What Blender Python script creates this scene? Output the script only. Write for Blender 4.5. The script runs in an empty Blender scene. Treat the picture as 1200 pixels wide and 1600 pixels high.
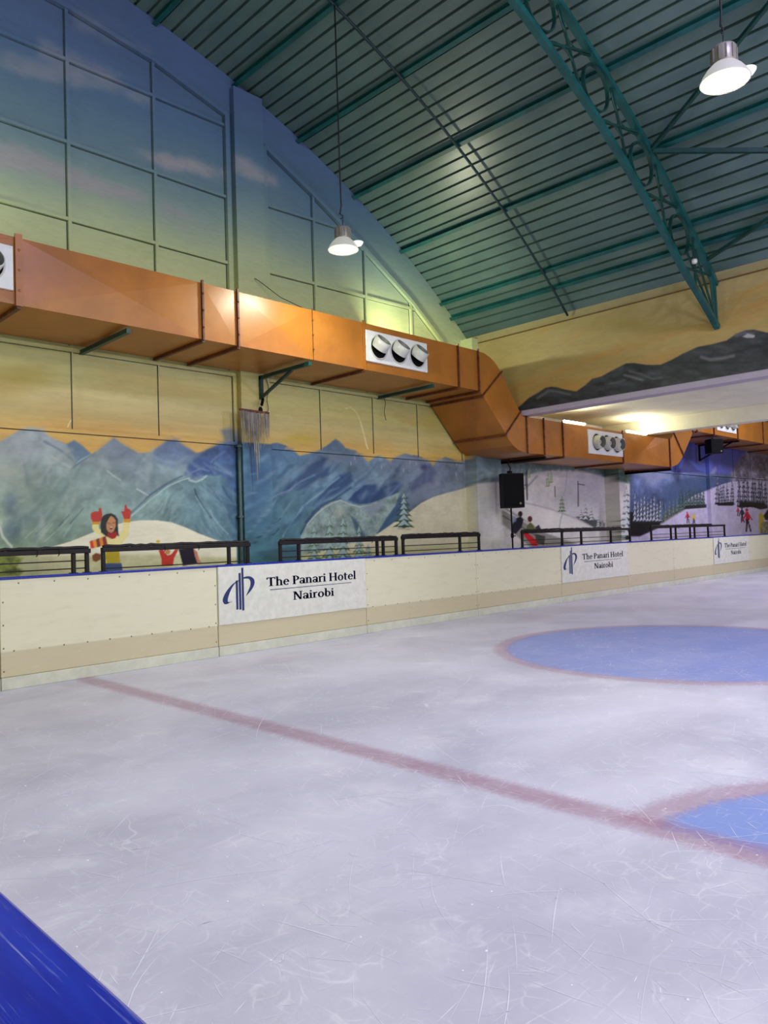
import bpy, math, random
import numpy as np
from mathutils import Vector, Matrix

random.seed(7)
rng = np.random.default_rng(11)
PI = math.pi
SC = bpy.context.scene
COL = SC.collection

# ------------------------------------------------------------------ camera
YAW, PITCH, ROLL, FPX, EYE = 0.784992, 0.03305465, -0.03219036, 1173.726, 1.53
def cam_axes():
    f = np.array([math.cos(YAW)*math.cos(PITCH), math.sin(YAW)*math.cos(PITCH), math.sin(PITCH)])
    r = np.cross(f, [0, 0, 1]); r /= np.linalg.norm(r)
    u = np.cross(r, f)
    r2 = r*math.cos(ROLL) + u*math.sin(ROLL)
    u2 = np.cross(r2, f)
    return r2, u2, f
CR, CU, CF = cam_axes()
camd = bpy.data.cameras.new('camera'); cam = bpy.data.objects.new('camera', camd); COL.objects.link(cam)
cam.matrix_world = Matrix(((CR[0], CU[0], -CF[0], 0), (CR[1], CU[1], -CF[1], 0), (CR[2], CU[2], -CF[2], EYE), (0, 0, 0, 1)))
camd.sensor_fit = 'VERTICAL'; camd.sensor_height = 36; camd.lens = FPX/1600*36
camd.clip_start = 0.05; camd.clip_end = 200
SC.camera = cam

# ------------------------------------------------------------------ main dimensions (metres)
YW = 9.90          # gable wall
YB = 8.74          # ice face of the long boards
YD = 8.55          # front of the air duct
XE = 12.567        # eave wall
AX, AZ, AR = 2.034, -6.334, 15.985     # circle of the vault
XL, YF = -8.50, -9.5                   # unseen left wall and front gable
XR = 32.0
CAPZ = 1.22
def arc_z(x, r=AR):
    return AZ + math.sqrt(max(r*r - (x-AX)**2, 0))
def arc_pt(x, r=AR):            # point on a concentric arc, at the angle of roof position x
    a = math.atan2(arc_z(x)-AZ, x-AX)
    return AX + r*math.cos(a), AZ + r*math.sin(a)

def lin(c):
    c = np.asarray(c, dtype=float)/255.0
    return np.where(c <= 0.04045, c/12.92, ((c+0.055)/1.055)**2.4)
def L4(c): return tuple(float(v) for v in lin(c)) + (1.0,)

# ------------------------------------------------------------------ mesh builder
class MB:
    def __init__(s): s.v = []; s.f = []; s.m = []; s.sm = []
    def add(s, vs, fs, mi=0, smooth=False):
        o = len(s.v); s.v += [tuple(float(c) for c in p) for p in vs]
        for f in fs: s.f.append(tuple(i+o for i in f)); s.m.append(mi); s.sm.append(smooth)
        return s
    def box(s, x0, x1, y0, y1, z0, z1, mi=0):
        return s.add([(x0,y0,z0),(x1,y0,z0),(x1,y1,z0),(x0,y1,z0),(x0,y0,z1),(x1,y0,z1),(x1,y1,z1),(x0,y1,z1)],
              [(0,3,2,1),(4,5,6,7),(0,1,5,4),(1,2,6,5),(2,3,7,6),(3,0,4,7)], mi)
    def bevbox(s, x0, x1, y0, y1, z0, z1, b=0.01, mi=0):
        # box with chamfered edges
        vs = []; idx = {}
        X=(x0,x1); Y=(y0,y1); Z=(z0,z1)
        for i in (0,1):
            for j in (0,1):
                for k in (0,1):
                    for a in range(3):
                        p=[X[i],Y[j],Z[k]]
                        for c,(q,sg) in enumerate(((i,X),(j,Y),(k,Z))):
                            if c!=a: p[c]+= b if q==0 else -b
                        idx[(i,j,k,a)]=len(vs); vs.append(tuple(p))
        fs=[]
        for a in range(3):
            o=[c for c in range(3) if c!=a]
            for sgn in (0,1):
                q=[]
                for u,v in ((0,0),(1,0),(1,1),(0,1)):
                    t=[0,0,0]; t[a]=sgn; t[o[0]]=u; t[o[1]]=v; q.append(idx[(t[0],t[1],t[2],a)])
                flip = (sgn==0) ^ (a==1)
                fs.append(tuple(q[::-1]) if flip else tuple(q))
        for a in range(3):      # edges along axis a
            o=[c for c in range(3) if c!=a]
            for u in (0,1):
                for v in (0,1):
                    t0=[0,0,0]; t0[o[0]]=u; t0[o[1]]=v; t1=list(t0); t1[a]=1
                    fs.append((idx[(*t0,o[0])],idx[(*t1,o[0])],idx[(*t1,o[1])],idx[(*t0,o[1])]))
        for i in (0,1):
            for j in (0,1):
                for k in (0,1): fs.append((idx[(i,j,k,0)],idx[(i,j,k,1)],idx[(i,j,k,2)]))
        return s.add(vs, fs, mi)
    def bar(s, p, q, w, h=None, up=(0,0,1), mi=0):
        h = w if h is None else h
        p = Vector(p); q = Vector(q); d = (q-p).normalized(); u = Vector(up)
        if abs(d.dot(u)) > 0.98: u = Vector((0,1,0))
        a = d.cross(u).normalized()*w/2; b = a.cross(d).normalized()*h/2
        vs = [p-a-b, p+a-b, p+a+b, p-a+b, q-a-b, q+a-b, q+a+b, q-a+b]
        return s.add(vs, [(0,3,2,1),(4,5,6,7),(0,1,5,4),(1,2,6,5),(2,3,7,6),(3,0,4,7)], mi)
    def sweep(s, pts, r, n=8, mi=0, closed=False, cap=True, r1=None):
        pts = [Vector(p) for p in pts]; N = len(pts); vs = []; fs = []
        pu = None
        for i, p in enumerate(pts):
            if closed: d = pts[(i+1) % N]-pts[i-1]
            else: d = pts[min(i+1, N-1)]-pts[max(i-1, 0)]
            d.normalize()
            u = pu if pu is not None else (Vector((0,0,1)) if abs(d.z) < .9 else Vector((0,1,0)))
            a = d.cross(u).normalized(); b = a.cross(d).normalized(); pu = b
            rr = r if r1 is None else r + (r1-r)*i/(N-1)
            for k in range(n):
                t = 2*PI*k/n; vs.append(p+a*math.cos(t)*rr+b*math.sin(t)*rr)
        M = N if closed else N-1
        for i in range(M):
            for k in range(n):
                j = (i+1) % N
                fs.append((i*n+k, j*n+k, j*n+(k+1) % n, i*n+(k+1) % n))
        s.add(vs, fs, mi, True)
        if cap and not closed:
            o = len(s.v)-len(vs)
            s.f.append(tuple(o+k for k in range(n))[::-1] if False else tuple(o+k for k in range(n))); s.m.append(mi); s.sm.append(False)
            s.f.append(tuple(o+(N-1)*n+k for k in range(n))[::-1]); s.m.append(mi); s.sm.append(False)
        return s
    def ribbon(s, pts, w, h, up, mi=0):
        """rectangular section swept along pts; 'up' (per point or single) is the direction of h"""
        pts = [Vector(p) for p in pts]; N = len(pts); vs = []; fs = []
        for i, p in enumerate(pts):
            d = (pts[min(i+1, N-1)]-pts[max(i-1, 0)]).normalized()
            u = Vector(up[i]) if isinstance(up, list) else Vector(up)
            a = d.cross(u).normalized()*w/2; b = a.cross(d).normalized()*h/2
            vs += [p-a-b, p+a-b, p+a+b, p-a+b]
        for i in range(N-1):
            for k in range(4):
                fs.append((i*4+k, i*4+(k+1) % 4, (i+1)*4+(k+1) % 4, (i+1)*4+k))
        fs += [(3,2,1,0), ((N-1)*4, (N-1)*4+1, (N-1)*4+2, (N-1)*4+3)]
        return s.add(vs, fs, mi)
    def lathe(s, prof, c, axis=(0,0,1), n=32, mi=0, smooth=True):
        ax = Vector(axis).normalized(); t = Vector((1,0,0)) if abs(ax.x) < .9 else Vector((0,1,0))
        a = ax.cross(t).normalized(); b = ax.cross(a); c = Vector(c); vs = []; fs = []
        for r, h in prof:
            for k in range(n):
                w = 2*PI*k/n; vs.append(c+ax*h+(a*math.cos(w)+b*math.sin(w))*r)
        for i in range(len(prof)-1):
            for k in range(n):
                fs.append((i*n+k, i*n+(k+1) % n, (i+1)*n+(k+1) % n, (i+1)*n+k))
        return s.add(vs, fs, mi, smooth)
    def prism(s, poly, y0, y1, mi=0):
        """poly in (x,z), extruded from y0 to y1"""
        n = len(poly); vs = [(x, y0, z) for x, z in poly]+[(x, y1, z) for x, z in poly]
        fs = [tuple(range(n)), tuple(range(2*n-1, n-1, -1))]+[(i, i+n, (i+1) % n+n, (i+1) % n) for i in range(n)]
        return s.add(vs, fs, mi)
    def build(s, name, mats, parent=None, fix=True):
        off = WL.get(parent.name, Vector((0,0,0))) if parent else Vector((0,0,0))
        me = bpy.data.meshes.new(name)
        me.from_pydata([(x-off.x, y-off.y, z-off.z) for x, y, z in s.v], [], s.f)
        for mt in (mats if isinstance(mats, (list, tuple)) else [mats]): me.materials.append(mt)
        me.polygons.foreach_set('material_index', s.m); me.polygons.foreach_set('use_smooth', s.sm)
        if fix:
            import bmesh
            bm = bmesh.new(); bm.from_mesh(me); bmesh.ops.recalc_face_normals(bm, faces=bm.faces[:]); bm.to_mesh(me); bm.free()
        me.update()
        o = bpy.data.objects.new(name, me); COL.objects.link(o)
        if parent: o.parent = parent
        WL[o.name] = off.copy()      # sub-parts keep the thing's origin
        return o
WL = {}
def tag(o, label=None, cat=None, group=None, kind=None):
    if label: o['label'] = label
    if cat: o['category'] = cat
    if group: o['group'] = group
    if kind: o['kind'] = kind
    return o
def thing(name, loc, label, cat, group=None):
    o = bpy.data.objects.new(name, None); COL.objects.link(o); o.location = loc
    o.empty_display_size = 0.2
    WL[o.name] = Vector(loc)
    return tag(o, label, cat, group)
def copy_tree(o, parent=None):
    c = o.copy(); COL.objects.link(c)
    if parent: c.parent = parent
    for ch in o.children: copy_tree(ch, c)
    return c

# ------------------------------------------------------------------ node helpers
def new_mat(name):
    m = bpy.data.materials.new(name); m.use_nodes = True
    nt = m.node_tree; b = nt.nodes['Principled BSDF']
    return m, nt, b
class NT:
    def __init__(s, nt): s.nt = nt
    def n(s, t, **k):
        nd = s.nt.nodes.new(t)
        for a, v in k.items(): setattr(nd, a, v)
        return nd
    def link(s, a, b): s.nt.links.new(a, b)
    def math(s, op, a, b=None, c=None, clamp=False):
        nd = s.n('ShaderNodeMath', operation=op, use_clamp=clamp)
        for i, v in enumerate((a, b, c)):
            if v is None: continue
            if isinstance(v, (int, float)): nd.inputs[i].default_value = v
            else: s.link(v, nd.inputs[i])
        return nd.outputs[0]
    def step(s, x, a, b):     # smooth 0..1 from a to b
        nd = s.n('ShaderNodeMapRange', interpolation_type='SMOOTHSTEP')
        s.link(x, nd.inputs['Value']); nd.inputs['From Min'].default_value = a; nd.inputs['From Max'].default_value = b
        return nd.outputs['Result']
    def mix(s, fac, a, b):
        nd = s.n('ShaderNodeMix', data_type='RGBA')
        for sock, v in ((nd.inputs[0], fac), (nd.inputs[6], a), (nd.inputs[7], b)):
            if isinstance(v, (int, float)): sock.default_value = v
            elif isinstance(v, tuple): sock.default_value = v
            else: s.link(v, sock)
        return nd.outputs[2]
    def noise(s, vec, scale, detail=4, rough=0.6, dist=0.0):
        nd = s.n('ShaderNodeTexNoise'); nd.inputs['Scale'].default_value = scale
        nd.inputs['Detail'].default_value = detail; nd.inputs['Roughness'].default_value = rough
        nd.inputs['Distortion'].default_value = dist
        if vec is not None: s.link(vec, nd.inputs['Vector'])
        return nd.outputs['Fac']
    def mapping(s, vec, scale=(1,1,1), rot=(0,0,0), loc=(0,0,0)):
        nd = s.n('ShaderNodeMapping'); s.link(vec, nd.inputs['Vector'])
        nd.inputs['Scale'].default_value = scale; nd.inputs['Rotation'].default_value = rot; nd.inputs['Location'].default_value = loc
        return nd.outputs['Vector']
    def pos(s): return s.n('ShaderNodeNewGeometry').outputs['Position']
    def xyz(s, v):
        nd = s.n('ShaderNodeSeparateXYZ'); s.link(v, nd.inputs[0]); return nd.outputs
def mat(name, c, rough=0.5, metal=0.0, var=0.12, scale=6.0, bump=0.0, bscale=40.0, c2=None, spec=0.5):
    m, nt, b = new_mat(name); N = NT(nt)
    tc = N.n('ShaderNodeTexCoord').outputs['Object']
    f = N.noise(tc, scale, 5, 0.65)
    base = L4(c); dark = L4(c2) if c2 else tuple(v*(1-2*var) for v in base[:3])+(1,)
    ff = N.step(f, 0.30, 0.72)
    lite = base if c2 else tuple(min(v*(1+var), 1) for v in base[:3])+(1,)
    N.link(N.mix(ff, dark, lite), b.inputs['Base Color'])
    b.inputs['Roughness'].default_value = rough; b.inputs['Metallic'].default_value = metal
    b.inputs['Specular IOR Level'].default_value = spec
    if bump:
        bp = N.n('ShaderNodeBump'); bp.inputs['Strength'].default_value = bump; bp.inputs['Distance'].default_value = 0.01
        N.link(N.noise(tc, bscale, 3), bp.inputs['Height']); N.link(bp.outputs[0], b.inputs['Normal'])
    return m
def emit(name, c, strength, base=.9):
    m, nt, b = new_mat(name)
    b.inputs['Base Color'].default_value = (base,base,base,1)
    b.inputs['Emission Color'].default_value = tuple(c)+(1,); b.inputs['Emission Strength'].default_value = strength
    return m
# ------------------------------------------------------------------ the painted mural
# The hall's walls carry one big hand painted alpine mural.  Its outlines are image coordinates (1200 x 1600
# pixels), projected through the camera onto the walls once, here, as paint (a colour attribute of the wall meshes).
def sheet(P):  # projects wall points through the camera to image pixels
    P = np.asarray(P, float); d = P-np.array([0, 0, EYE])
    c = d@CF
    return 600+FPX*(d@CR)/c, 800-FPX*(d@CU)/c

def _h(ix, iy, seed):
    n = (ix*374761393+iy*668265263+seed*974634777) & 0x7fffffff
    n = ((n ^ (n >> 13))*1274126177) & 0x7fffffff
    return ((n ^ (n >> 16)) & 0xffff)/65535.0
def vnoise(x, y, seed=0):
    ix = np.floor(x).astype(np.int64); iy = np.floor(y).astype(np.int64); fx = x-ix; fy = y-iy
    fx = fx*fx*(3-2*fx); fy = fy*fy*(3-2*fy)
    a = _h(ix, iy, seed); b = _h(ix+1, iy, seed); c = _h(ix, iy+1, seed); d = _h(ix+1, iy+1, seed)
    return (a*(1-fx)+b*fx)*(1-fy)+(c*(1-fx)+d*fx)*fy
def fbm(x, y, seed=0, oct=4):
    s = 0; a = .5; t = 0
    for o in range(oct):
        s = s+a*vnoise(x*2**o, y*2**o, seed+o*17); t += a; a *= .55
    return s/t
def sstep(x, a, b):
    t = np.clip((x-a)/(b-a), 0, 1); return t*t*(3-2*t)

class Paint:
    def __init__(s, P):
        P = np.asarray(P, float)
        s.x, s.y = sheet(P)  # image pixel position of each vertex
        s.wx = P[:, 0]+P[:, 1]*0.7; s.z = P[:, 2]
        s.c = np.zeros((len(P), 3)); s.P = P
    def sel(s, x0, x1, y0, y1):
        return np.nonzero((s.x > x0) & (s.x < x1) & (s.y > y0) & (s.y < y1))[0]
    def put(s, i, a, col):
        a = np.clip(a, 0, 1)[:, None]
        s.c[i] = s.c[i]*(1-a)+np.asarray(col)*a
    def ramp(s, v, stops):
        xs = [k for k, _ in stops]; cs = np.array([c for _, c in stops], float)
        return np.stack([np.interp(v, xs, cs[:, j]) for j in range(3)], 1)
    def poly(s, pts, col, soft=1.0, a=1.0, wob=0.0, ns=None, tex=0.0, ts=3.0, seed=3):
        """soft edged polygon; tex = brush texture amount"""
        p = np.array(pts, float); m = soft*2+wob*2+1
        i = s.sel(p[:, 0].min()-m, p[:, 0].max()+m, p[:, 1].min()-m, p[:, 1].max()+m)
        if len(i) == 0: return
        x = s.x[i]; y = s.y[i]
        if wob:
            x = x+(fbm(s.wx[i]*6, s.z[i]*6, 5)-.5)*2*wob; y = y+(fbm(s.wx[i]*6+9, s.z[i]*6, 8)-.5)*2*wob
        ins = np.zeros(len(i), bool); dist = np.full(len(i), 1e9)
        n = len(p)
        for k in range(n):
            (x0, y0), (x1, y1) = p[k], p[(k+1) % n]
            cr = ((y0 > y) != (y1 > y))
            with np.errstate(divide='ignore', invalid='ignore'):
                ins ^= cr & (x < (x1-x0)*(y-y0)/(y1-y0+1e-12)+x0)
            dx, dy = x1-x0, y1-y0; t = np.clip(((x-x0)*dx+(y-y0)*dy)/(dx*dx+dy*dy+1e-9), 0, 1)
            dist = np.minimum(dist, np.hypot(x-x0-t*dx, y-y0-t*dy))
        sd = np.where(ins, dist, -dist)
        al = sstep(sd, -soft, soft)*a
        c = s.colour(col, i)
        if tex:
            f = fbm(s.wx[i]*ts, s.z[i]*ts*1.6, seed)-.5+(fbm(s.wx[i]*ts*5, s.z[i]*ts*5, seed+4)-.5)*.5
            c = c*(1+tex*3.2*f[:, None])
        if ns: al = al*sstep(fbm(s.wx[i]*ns[0], s.z[i]*ns[1], seed+9), ns[2], ns[3])
        s.put(i, al, c)
    def colour(s, col, i):
        if callable(col): return col(s.x[i], s.y[i])
        return np.tile(np.array(col, float), (len(i), 1))
    def line(s, pts, w, col, a=1.0, soft=0.8, w1=None):
        p = np.array(pts, float); w1 = w if w1 is None else w1; m = max(w, w1)+soft*2+1
        i = s.sel(p[:, 0].min()-m, p[:, 0].max()+m, p[:, 1].min()-m, p[:, 1].max()+m)
        if len(i) == 0: return
        x = s.x[i]; y = s.y[i]; best = np.full(len(i), -1e9); n = len(p)
        for k in range(n-1):
            (x0, y0), (x1, y1) = p[k], p[k+1]; dx, dy = x1-x0, y1-y0
            t = np.clip(((x-x0)*dx+(y-y0)*dy)/(dx*dx+dy*dy+1e-9), 0, 1)
            hw = (w+(w1-w)*(k+t)/(n-1))/2
            best = np.maximum(best, hw-np.hypot(x-x0-t*dx, y-y0-t*dy))
        s.put(i, sstep(best, -soft, soft)*a, s.colour(col, i))
    def blob(s, cx, cy, rx, ry, col, a=1.0, rot=0.0, hard=0.0):
        i = s.sel(cx-max(rx, ry)*1.1, cx+max(rx, ry)*1.1, cy-max(rx, ry)*1.1, cy+max(rx, ry)*1.1)
        if len(i) == 0: return
        dx = s.x[i]-cx; dy = s.y[i]-cy; c, q = math.cos(rot), math.sin(rot)
        r = np.hypot((dx*c+dy*q)/rx, (-dx*q+dy*c)/ry)
        s.put(i, a*(1-sstep(r, hard, 1.0)), s.colour(col, i))
    def ell(s, cx, cy, rx, ry, col, a=1.0, rot=0.0):
        t = np.linspace(0, 2*PI, 17)[:-1]; c, q = math.cos(rot), math.sin(rot)
        s.poly([(cx+rx*math.cos(k)*c-ry*math.sin(k)*q, cy+rx*math.cos(k)*q+ry*math.sin(k)*c) for k in t], col, .7, a)
    def strokes(s, box, n, ang, spread, length, cols, a=.35, w=3.0, seed=1, ok=None):
        R = random.Random(seed)
        for _ in range(n):
            x = R.uniform(box[0], box[2]); y = R.uniform(box[1], box[3])
            if ok and not ok(x, y): continue
            t = ang+R.gauss(0, spread); L = length*R.uniform(.5, 1.5); b = R.uniform(-.12, .12)*L
            dx, dy = math.cos(t), math.sin(t)
            s.line([(x, y), (x+dx*L*.5-dy*b, y+dy*L*.5+dx*b), (x+dx*L, y+dy*L)], w*R.uniform(.4, 1), R.choice(cols), a*R.uniform(.4, 1.2), w*.7, w*R.uniform(.6, 1.6))
    def fir(s, cx, top, bot, hw, dark, snow, tiers=5, amt=0.75, seed=1):
        """a painted fir: drooping tiers, each with snow lying on it"""
        R = random.Random(seed+int(cx)); H = bot-top
        s.poly([(cx, top), (cx+hw*.12, top+H*.3), (cx+hw*.5, bot), (cx-hw*.5, bot), (cx-hw*.12, top+H*.3)], dark, .8)
        for k in range(tiers):
            f = (k+1)/tiers; y0 = top+H*(.06+.88*k/tiers); y1 = top+H*(.10+.9*f); w = hw*(.22+.78*f**1.05)
            j = lambda q: R.uniform(-q, q)
            s.poly([(cx+j(.5), y0), (cx+w*.55, y0+(y1-y0)*.55), (cx+w+j(1), y1+j(1)), (cx+w*.35, y1-H*.02), (cx+j(1), y1+H*.03),
                    (cx-w*.35, y1-H*.02), (cx-w+j(1), y1+j(1)), (cx-w*.55, y0+(y1-y0)*.55)], dark, .7)
            if amt > 0:
                g = w*amt
                s.poly([(cx+j(.5), y0-H*.01), (cx+g*.5, y0+(y1-y0)*.42), (cx+g, y1-H*.035), (cx+g*.45, y0+(y1-y0)*.75), (cx+g*.1, y0+(y1-y0)*.6),
                        (cx-g*.35, y0+(y1-y0)*.8), (cx-g, y1-H*.035), (cx-g*.55, y0+(y1-y0)*.42)], snow, .8, .9)

def sky(p):
    """painted evening sky: blue above, green-yellow and ochre below, pink grey cloud streaks"""
    z = p.z+(fbm(p.wx*.5, p.z*.8, 2)-.5)*.5
    i = np.arange(len(p.x))
    c = p.ramp(z, [(2.9,(190,158,84)),(3.15,(200,172,98)),(3.45,(200,186,118)),(3.8,(200,194,128)),(4.2,(202,204,140)),(4.9,(206,214,148)),(5.6,(204,214,152)),
                   (6.0,(184,200,152)),(6.5,(144,168,152)),(7.1,(106,136,146)),(7.8,(88,118,146)),(8.5,(86,110,148)),(9.4,(86,106,148))])
    s = fbm(p.wx*.35+3, p.z*7, 6)            # long horizontal brush strokes in the yellow part
    low = 1-sstep(p.z, 3.6, 4.6)
    c = c+(low*(s-.5)*46)[:, None]*np.array([1, .85, .55])
    o = sstep(fbm(p.wx*.5, p.z*4, 12), .5, .7)*low*.32
    c = c*(1-o[:, None])+np.array([196,150,78])*o[:, None]
    p.c[:] = c
    cl = (172,166,164)
    for pts, a in [([(-20,70),(60,92),(140,112),(230,152),(238,166),(160,142),(80,128),(-20,108)], .5),
                   ([(-20,215),(40,228),(100,255),(160,282),(226,305),(228,316),(170,312),(110,292),(50,268),(-20,262)], .75),
                   ([(205,232),(240,238),(290,245),(352,268),(352,278),(300,270),(256,262)], .8),
                   ([(366,240),(390,250),(405,262),(430,280),(432,292),(405,282),(366,266)], .7),
                   ([(246,318),(282,322),(300,345),(345,362),(350,384),(300,372),(250,345)], .6),
                   ([(110,10),(170,30),(225,72),(235,84),(180,66),(112,45)], .45),
                   ([(60,60),(130,88),(190,120),(185,134),(120,112),(60,88)], .4)]:
        p.poly(pts, cl, 9, a, wob=7, ns=(1.1, 3.2, .25, .62), seed=4)
    p.blob(40, 590, 70, 34, (176,150,52), .45); p.blob(0, 605, 60, 40, (170,146,50), .4)
    p.blob(450, 575, 50, 16, (178,172,70), .6); p.blob(470, 685, 40, 14, (186,170,60), .6)
    p.blob(680, 650, 40, 60, (188,166,84), .5)

def mountains_near(p):
    """left bay: grey green massif, blue peak, snow hill, cheering woman"""
    def massif(x, y):
        t = np.clip((y-690)/170, 0, 1); u = np.clip(x/380, 0, 1)
        a = np.array([148,157,154])*(1-t[:, None])+np.array([132,154,132])*t[:, None]
        b = np.array([118,136,148])*(1-t[:, None])+np.array([112,140,134])*t[:, None]
        return a*(1-u[:, None])+b*u[:, None]
    out = [(-40,702),(0,690),(18,680),(38,670),(62,670),(84,686),(104,694),(116,688),(130,698),(143,710),(158,700),(178,685),(195,697),(215,708),(235,706),(255,693),(268,684),
           (285,695),(305,708),(318,705),(340,695),(352,688),(380,690),(380,900),(-40,900)]
    p.poly(out, massif, 1.6, 1, wob=1.5, tex=.16, ts=1.6)
    p.poly([(352,690),(345,672),(358,668),(372,672),(380,690)], (104,120,132), 5, .8)
    # lights and darks of the massif
    p.blob(35, 705, 60, 26, (150,158,160), .5, .4); p.blob(10, 738, 34, 18, (172,170,158), .55)
    p.blob(25, 745, 90, 40, (140,152,140), .45); p.blob(90, 770, 90, 34, (118,142,132), .5, -.5)
    p.blob(18, 790, 22, 34, (78,96,112), .6); p.blob(45, 812, 44, 22, (84,102,110), .5, -.3); p.blob(20, 830, 24, 26, (66,86,106), .7)
    p.poly([(104,694),(116,688),(130,698),(143,710),(120,728),(117,716)], (92,116,134), 2.5, .8)
    p.line([(62,700),(85,716),(105,728),(113,731)], 3, (160,172,166), .7, 2); p.line([(118,726),(128,718),(142,711)], 3, (164,176,176), .6, 1.5)
    p.line([(70,690),(95,704),(118,722),(116,730)], 3, (88,106,120), .6, 2.5)
    p.line([(143,711),(128,720),(112,732)], 2, (80,98,110), .6, 1.5)
    p.poly([(178,685),(195,697),(215,708),(238,735),(232,760),(200,745),(165,720),(158,700)], (118,130,138), 8, .6)
    p.blob(160, 722, 26, 12, (142,152,150), .5, .5); p.line([(168,736),(178,744),(188,750)], 2, (172,184,178), .7, 1.5); p.line([(214,764),(223,769),(231,774)], 2.4, (180,192,190), .8, 1.2)
    p.poly([(236,708),(255,693),(268,684),(285,695),(305,708),(300,722),(270,732),(245,722)], (100,118,140), 5, .8, tex=.12)
    p.line([(236,712),(256,722),(276,724),(292,714)], 5, (132,144,152), .5, 3)
    p.poly([(288,742),(296,722),(318,706),(342,694),(372,690),(379,700),(379,800),(350,752),(325,742)], (66,90,124), 5, .9, tex=.2)
    p.poly([(295,728),(310,716),(332,722),(330,742),(300,748)], (58,80,118), 6, .8)
    p.line([(300,738),(314,732),(326,736)], 2, (128,146,164), .6, 2); p.line([(330,722),(338,714),(350,706)], 3, (112,130,152), .6, 2)
    for a, b in [((68,815),(40,840)),((82,818),(62,842)),((92,826),(70,846)),((112,806),(90,828)),((126,798),(100,838)),((132,790),(120,806))]:
        p.line([a, ((a[0]+b[0])/2-1, (a[1]+b[1])/2+1), b], 1.2, (150,170,156), .75, 1.4, 2.4)
    for a, b in [((108,804),(92,822)),((74,818),(56,834)),((130,794),(110,818))]: p.line([a, b], 1, (58,82,86), .7, 1.2, 2)
    p.strokes((-10,700,250,835), 150, 2.25, .35, 26, [(150,164,160),(132,150,146),(92,112,116),(112,134,132),(160,166,158)], .32, 5, 5)
    p.strokes((180,712,340,775), 60, .65, .3, 22, [(146,158,162),(100,118,132),(124,138,146)], .3, 4, 6)
    # blue green peak
    peak = [(204,808),(222,792),(236,778),(252,766),(268,756),(284,748),(296,746),(304,750),(314,748),(322,743),(334,744),(346,742),(354,752),(366,768),(379,785),(379,880),(200,880)]
    p.poly(peak, lambda x, y: np.array([120,142,136])*(1-np.clip((x-220)/170,0,1)[:, None])+np.array([84,114,130])*np.clip((x-220)/170,0,1)[:, None], 1.2, 1, tex=.14, ts=2.5)
    p.line([(206,806),(236,780),(262,760),(284,750),(296,747)], 2, (160,180,176), .8, 1.2); p.line([(296,750),(306,753),(316,749),(322,744)], 3, (158,176,176), .8, 1.5)
    p.line([(200,806),(236,772),(262,755),(284,744)], 2.5, (58,82,100), .7, 2)
    p.line([(304,764),(308,776),(316,790),(326,804),(330,810)], 1.6, (46,70,84), .9, 1.1); p.line([(306,776),(316,792),(326,806)], 1.6, (142,166,170), .7, 1.2)
    p.line([(328,798),(332,806),(342,820),(356,834)], 2, (150,172,174), .7, 1.6); p.line([(322,806),(334,822),(346,838)], 1.5, (134,158,160), .6, 1.4)
    p.line([(348,760),(352,768),(360,780),(374,800)], 2, (40,62,84), .7, 2); p.line([(254,786),(250,795),(242,803)], 1.4, (140,164,160), .7, 1.2)
    p.blob(330, 772, 20, 10, (120,142,150), .5, -.5); p.poly([(346,744),(356,754),(379,788),(379,860),(352,800)], (62,88,116), 7, .5)
    p.strokes((230,760,300,830), 46, 2.2, .2, 26, [(128,152,150),(84,110,114),(146,168,162)], .32, 3, 7)
    p.strokes((305,756,365,835), 46, .95, .2, 28, [(112,138,148),(62,86,108),(136,158,162)], .32, 3, 8)
    # snow hill
    snow = lambda x, y: np.array([206,204,182])+((fbm(x*.03, y*.08, 3)-.5)*14)[:, None]
    p.poly([(60,862),(86,853),(110,846),(130,838),(150,830),(170,823),(195,816),(220,813),(245,813),(268,816),(290,824),(312,834),(336,843),(360,849),(384,857),(400,866),(415,876),(432,890),(440,905),(60,905)], snow, 1.0)
    p.poly([(-20,852),(10,858),(40,866),(120,868),(240,866),(380,872),(380,905),(-20,905)], (176,176,136), 4, .85, tex=.08)
    p.poly([(-20,868),(0,864),(20,868),(36,872),(26,886),(38,892),(30,900),(-20,900)], (98,108,48), 3, .9, tex=.35, ts=8)
    p.line([(0,825),(4,838),(12,848),(18,854)], 4, (196,204,190), .8, 2); p.blob(0, 818, 6, 10, (190,200,188), .6)
    # cheering woman
    cream = (206,198,140); red = (168,62,44)
    p.poly([(146,804),(144,812),(144,826),(148,832),(156,836),(160,842),(163,850),(164,862),(166,872),(165,886),(186,886),(187,874),(187,860),(190,850),(197,842),(201,836),(202,826),(203,815),(202,812),(193,812),(192,822),(190,829),(185,836),(178,842),(168,838),(160,832),(155,826),(154,818),(154,806)], cream, .8)
    p.poly([(144,813),(156,813),(156,819),(144,820)], (186,140,28), .6); p.poly([(193,811),(204,811),(204,816),(193,816)], (186,140,28), .6)
    p.poly([(142,804),(143,801),(149,799),(154,799),(155,794),(158,793),(159,799),(160,805),(159,811),(156,815),(145,815),(142,810)], red, .7)
    p.poly([(191,803),(189,799),(194,799),(195,790),(197,788),(199,794),(203,796),(205,799),(204,806),(203,811),(194,811)], red, .7)
    p.poly([(158,812),(161,806),(167,803),(174,802),(180,805),(184,811),(184,820),(185,832),(186,838),(181,836),(176,842),(166,838),(158,832),(157,822)], (44,48,38), .8)
    p.poly([(170,810),(173,806),(177,808),(181,813),(181,822),(178,830),(174,833),(169,831),(166,826),(166,818)], (176,130,92), .8)
    p.line([(168,817.5),(172,818)], 1, (60,44,32), .9, .5); p.line([(176,816.8),(180,816.5)], 1, (60,44,32), .9, .5)
    p.line([(173.6,818),(174.4,822),(173,823)], .8, (140,92,60), .8, .5)
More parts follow.
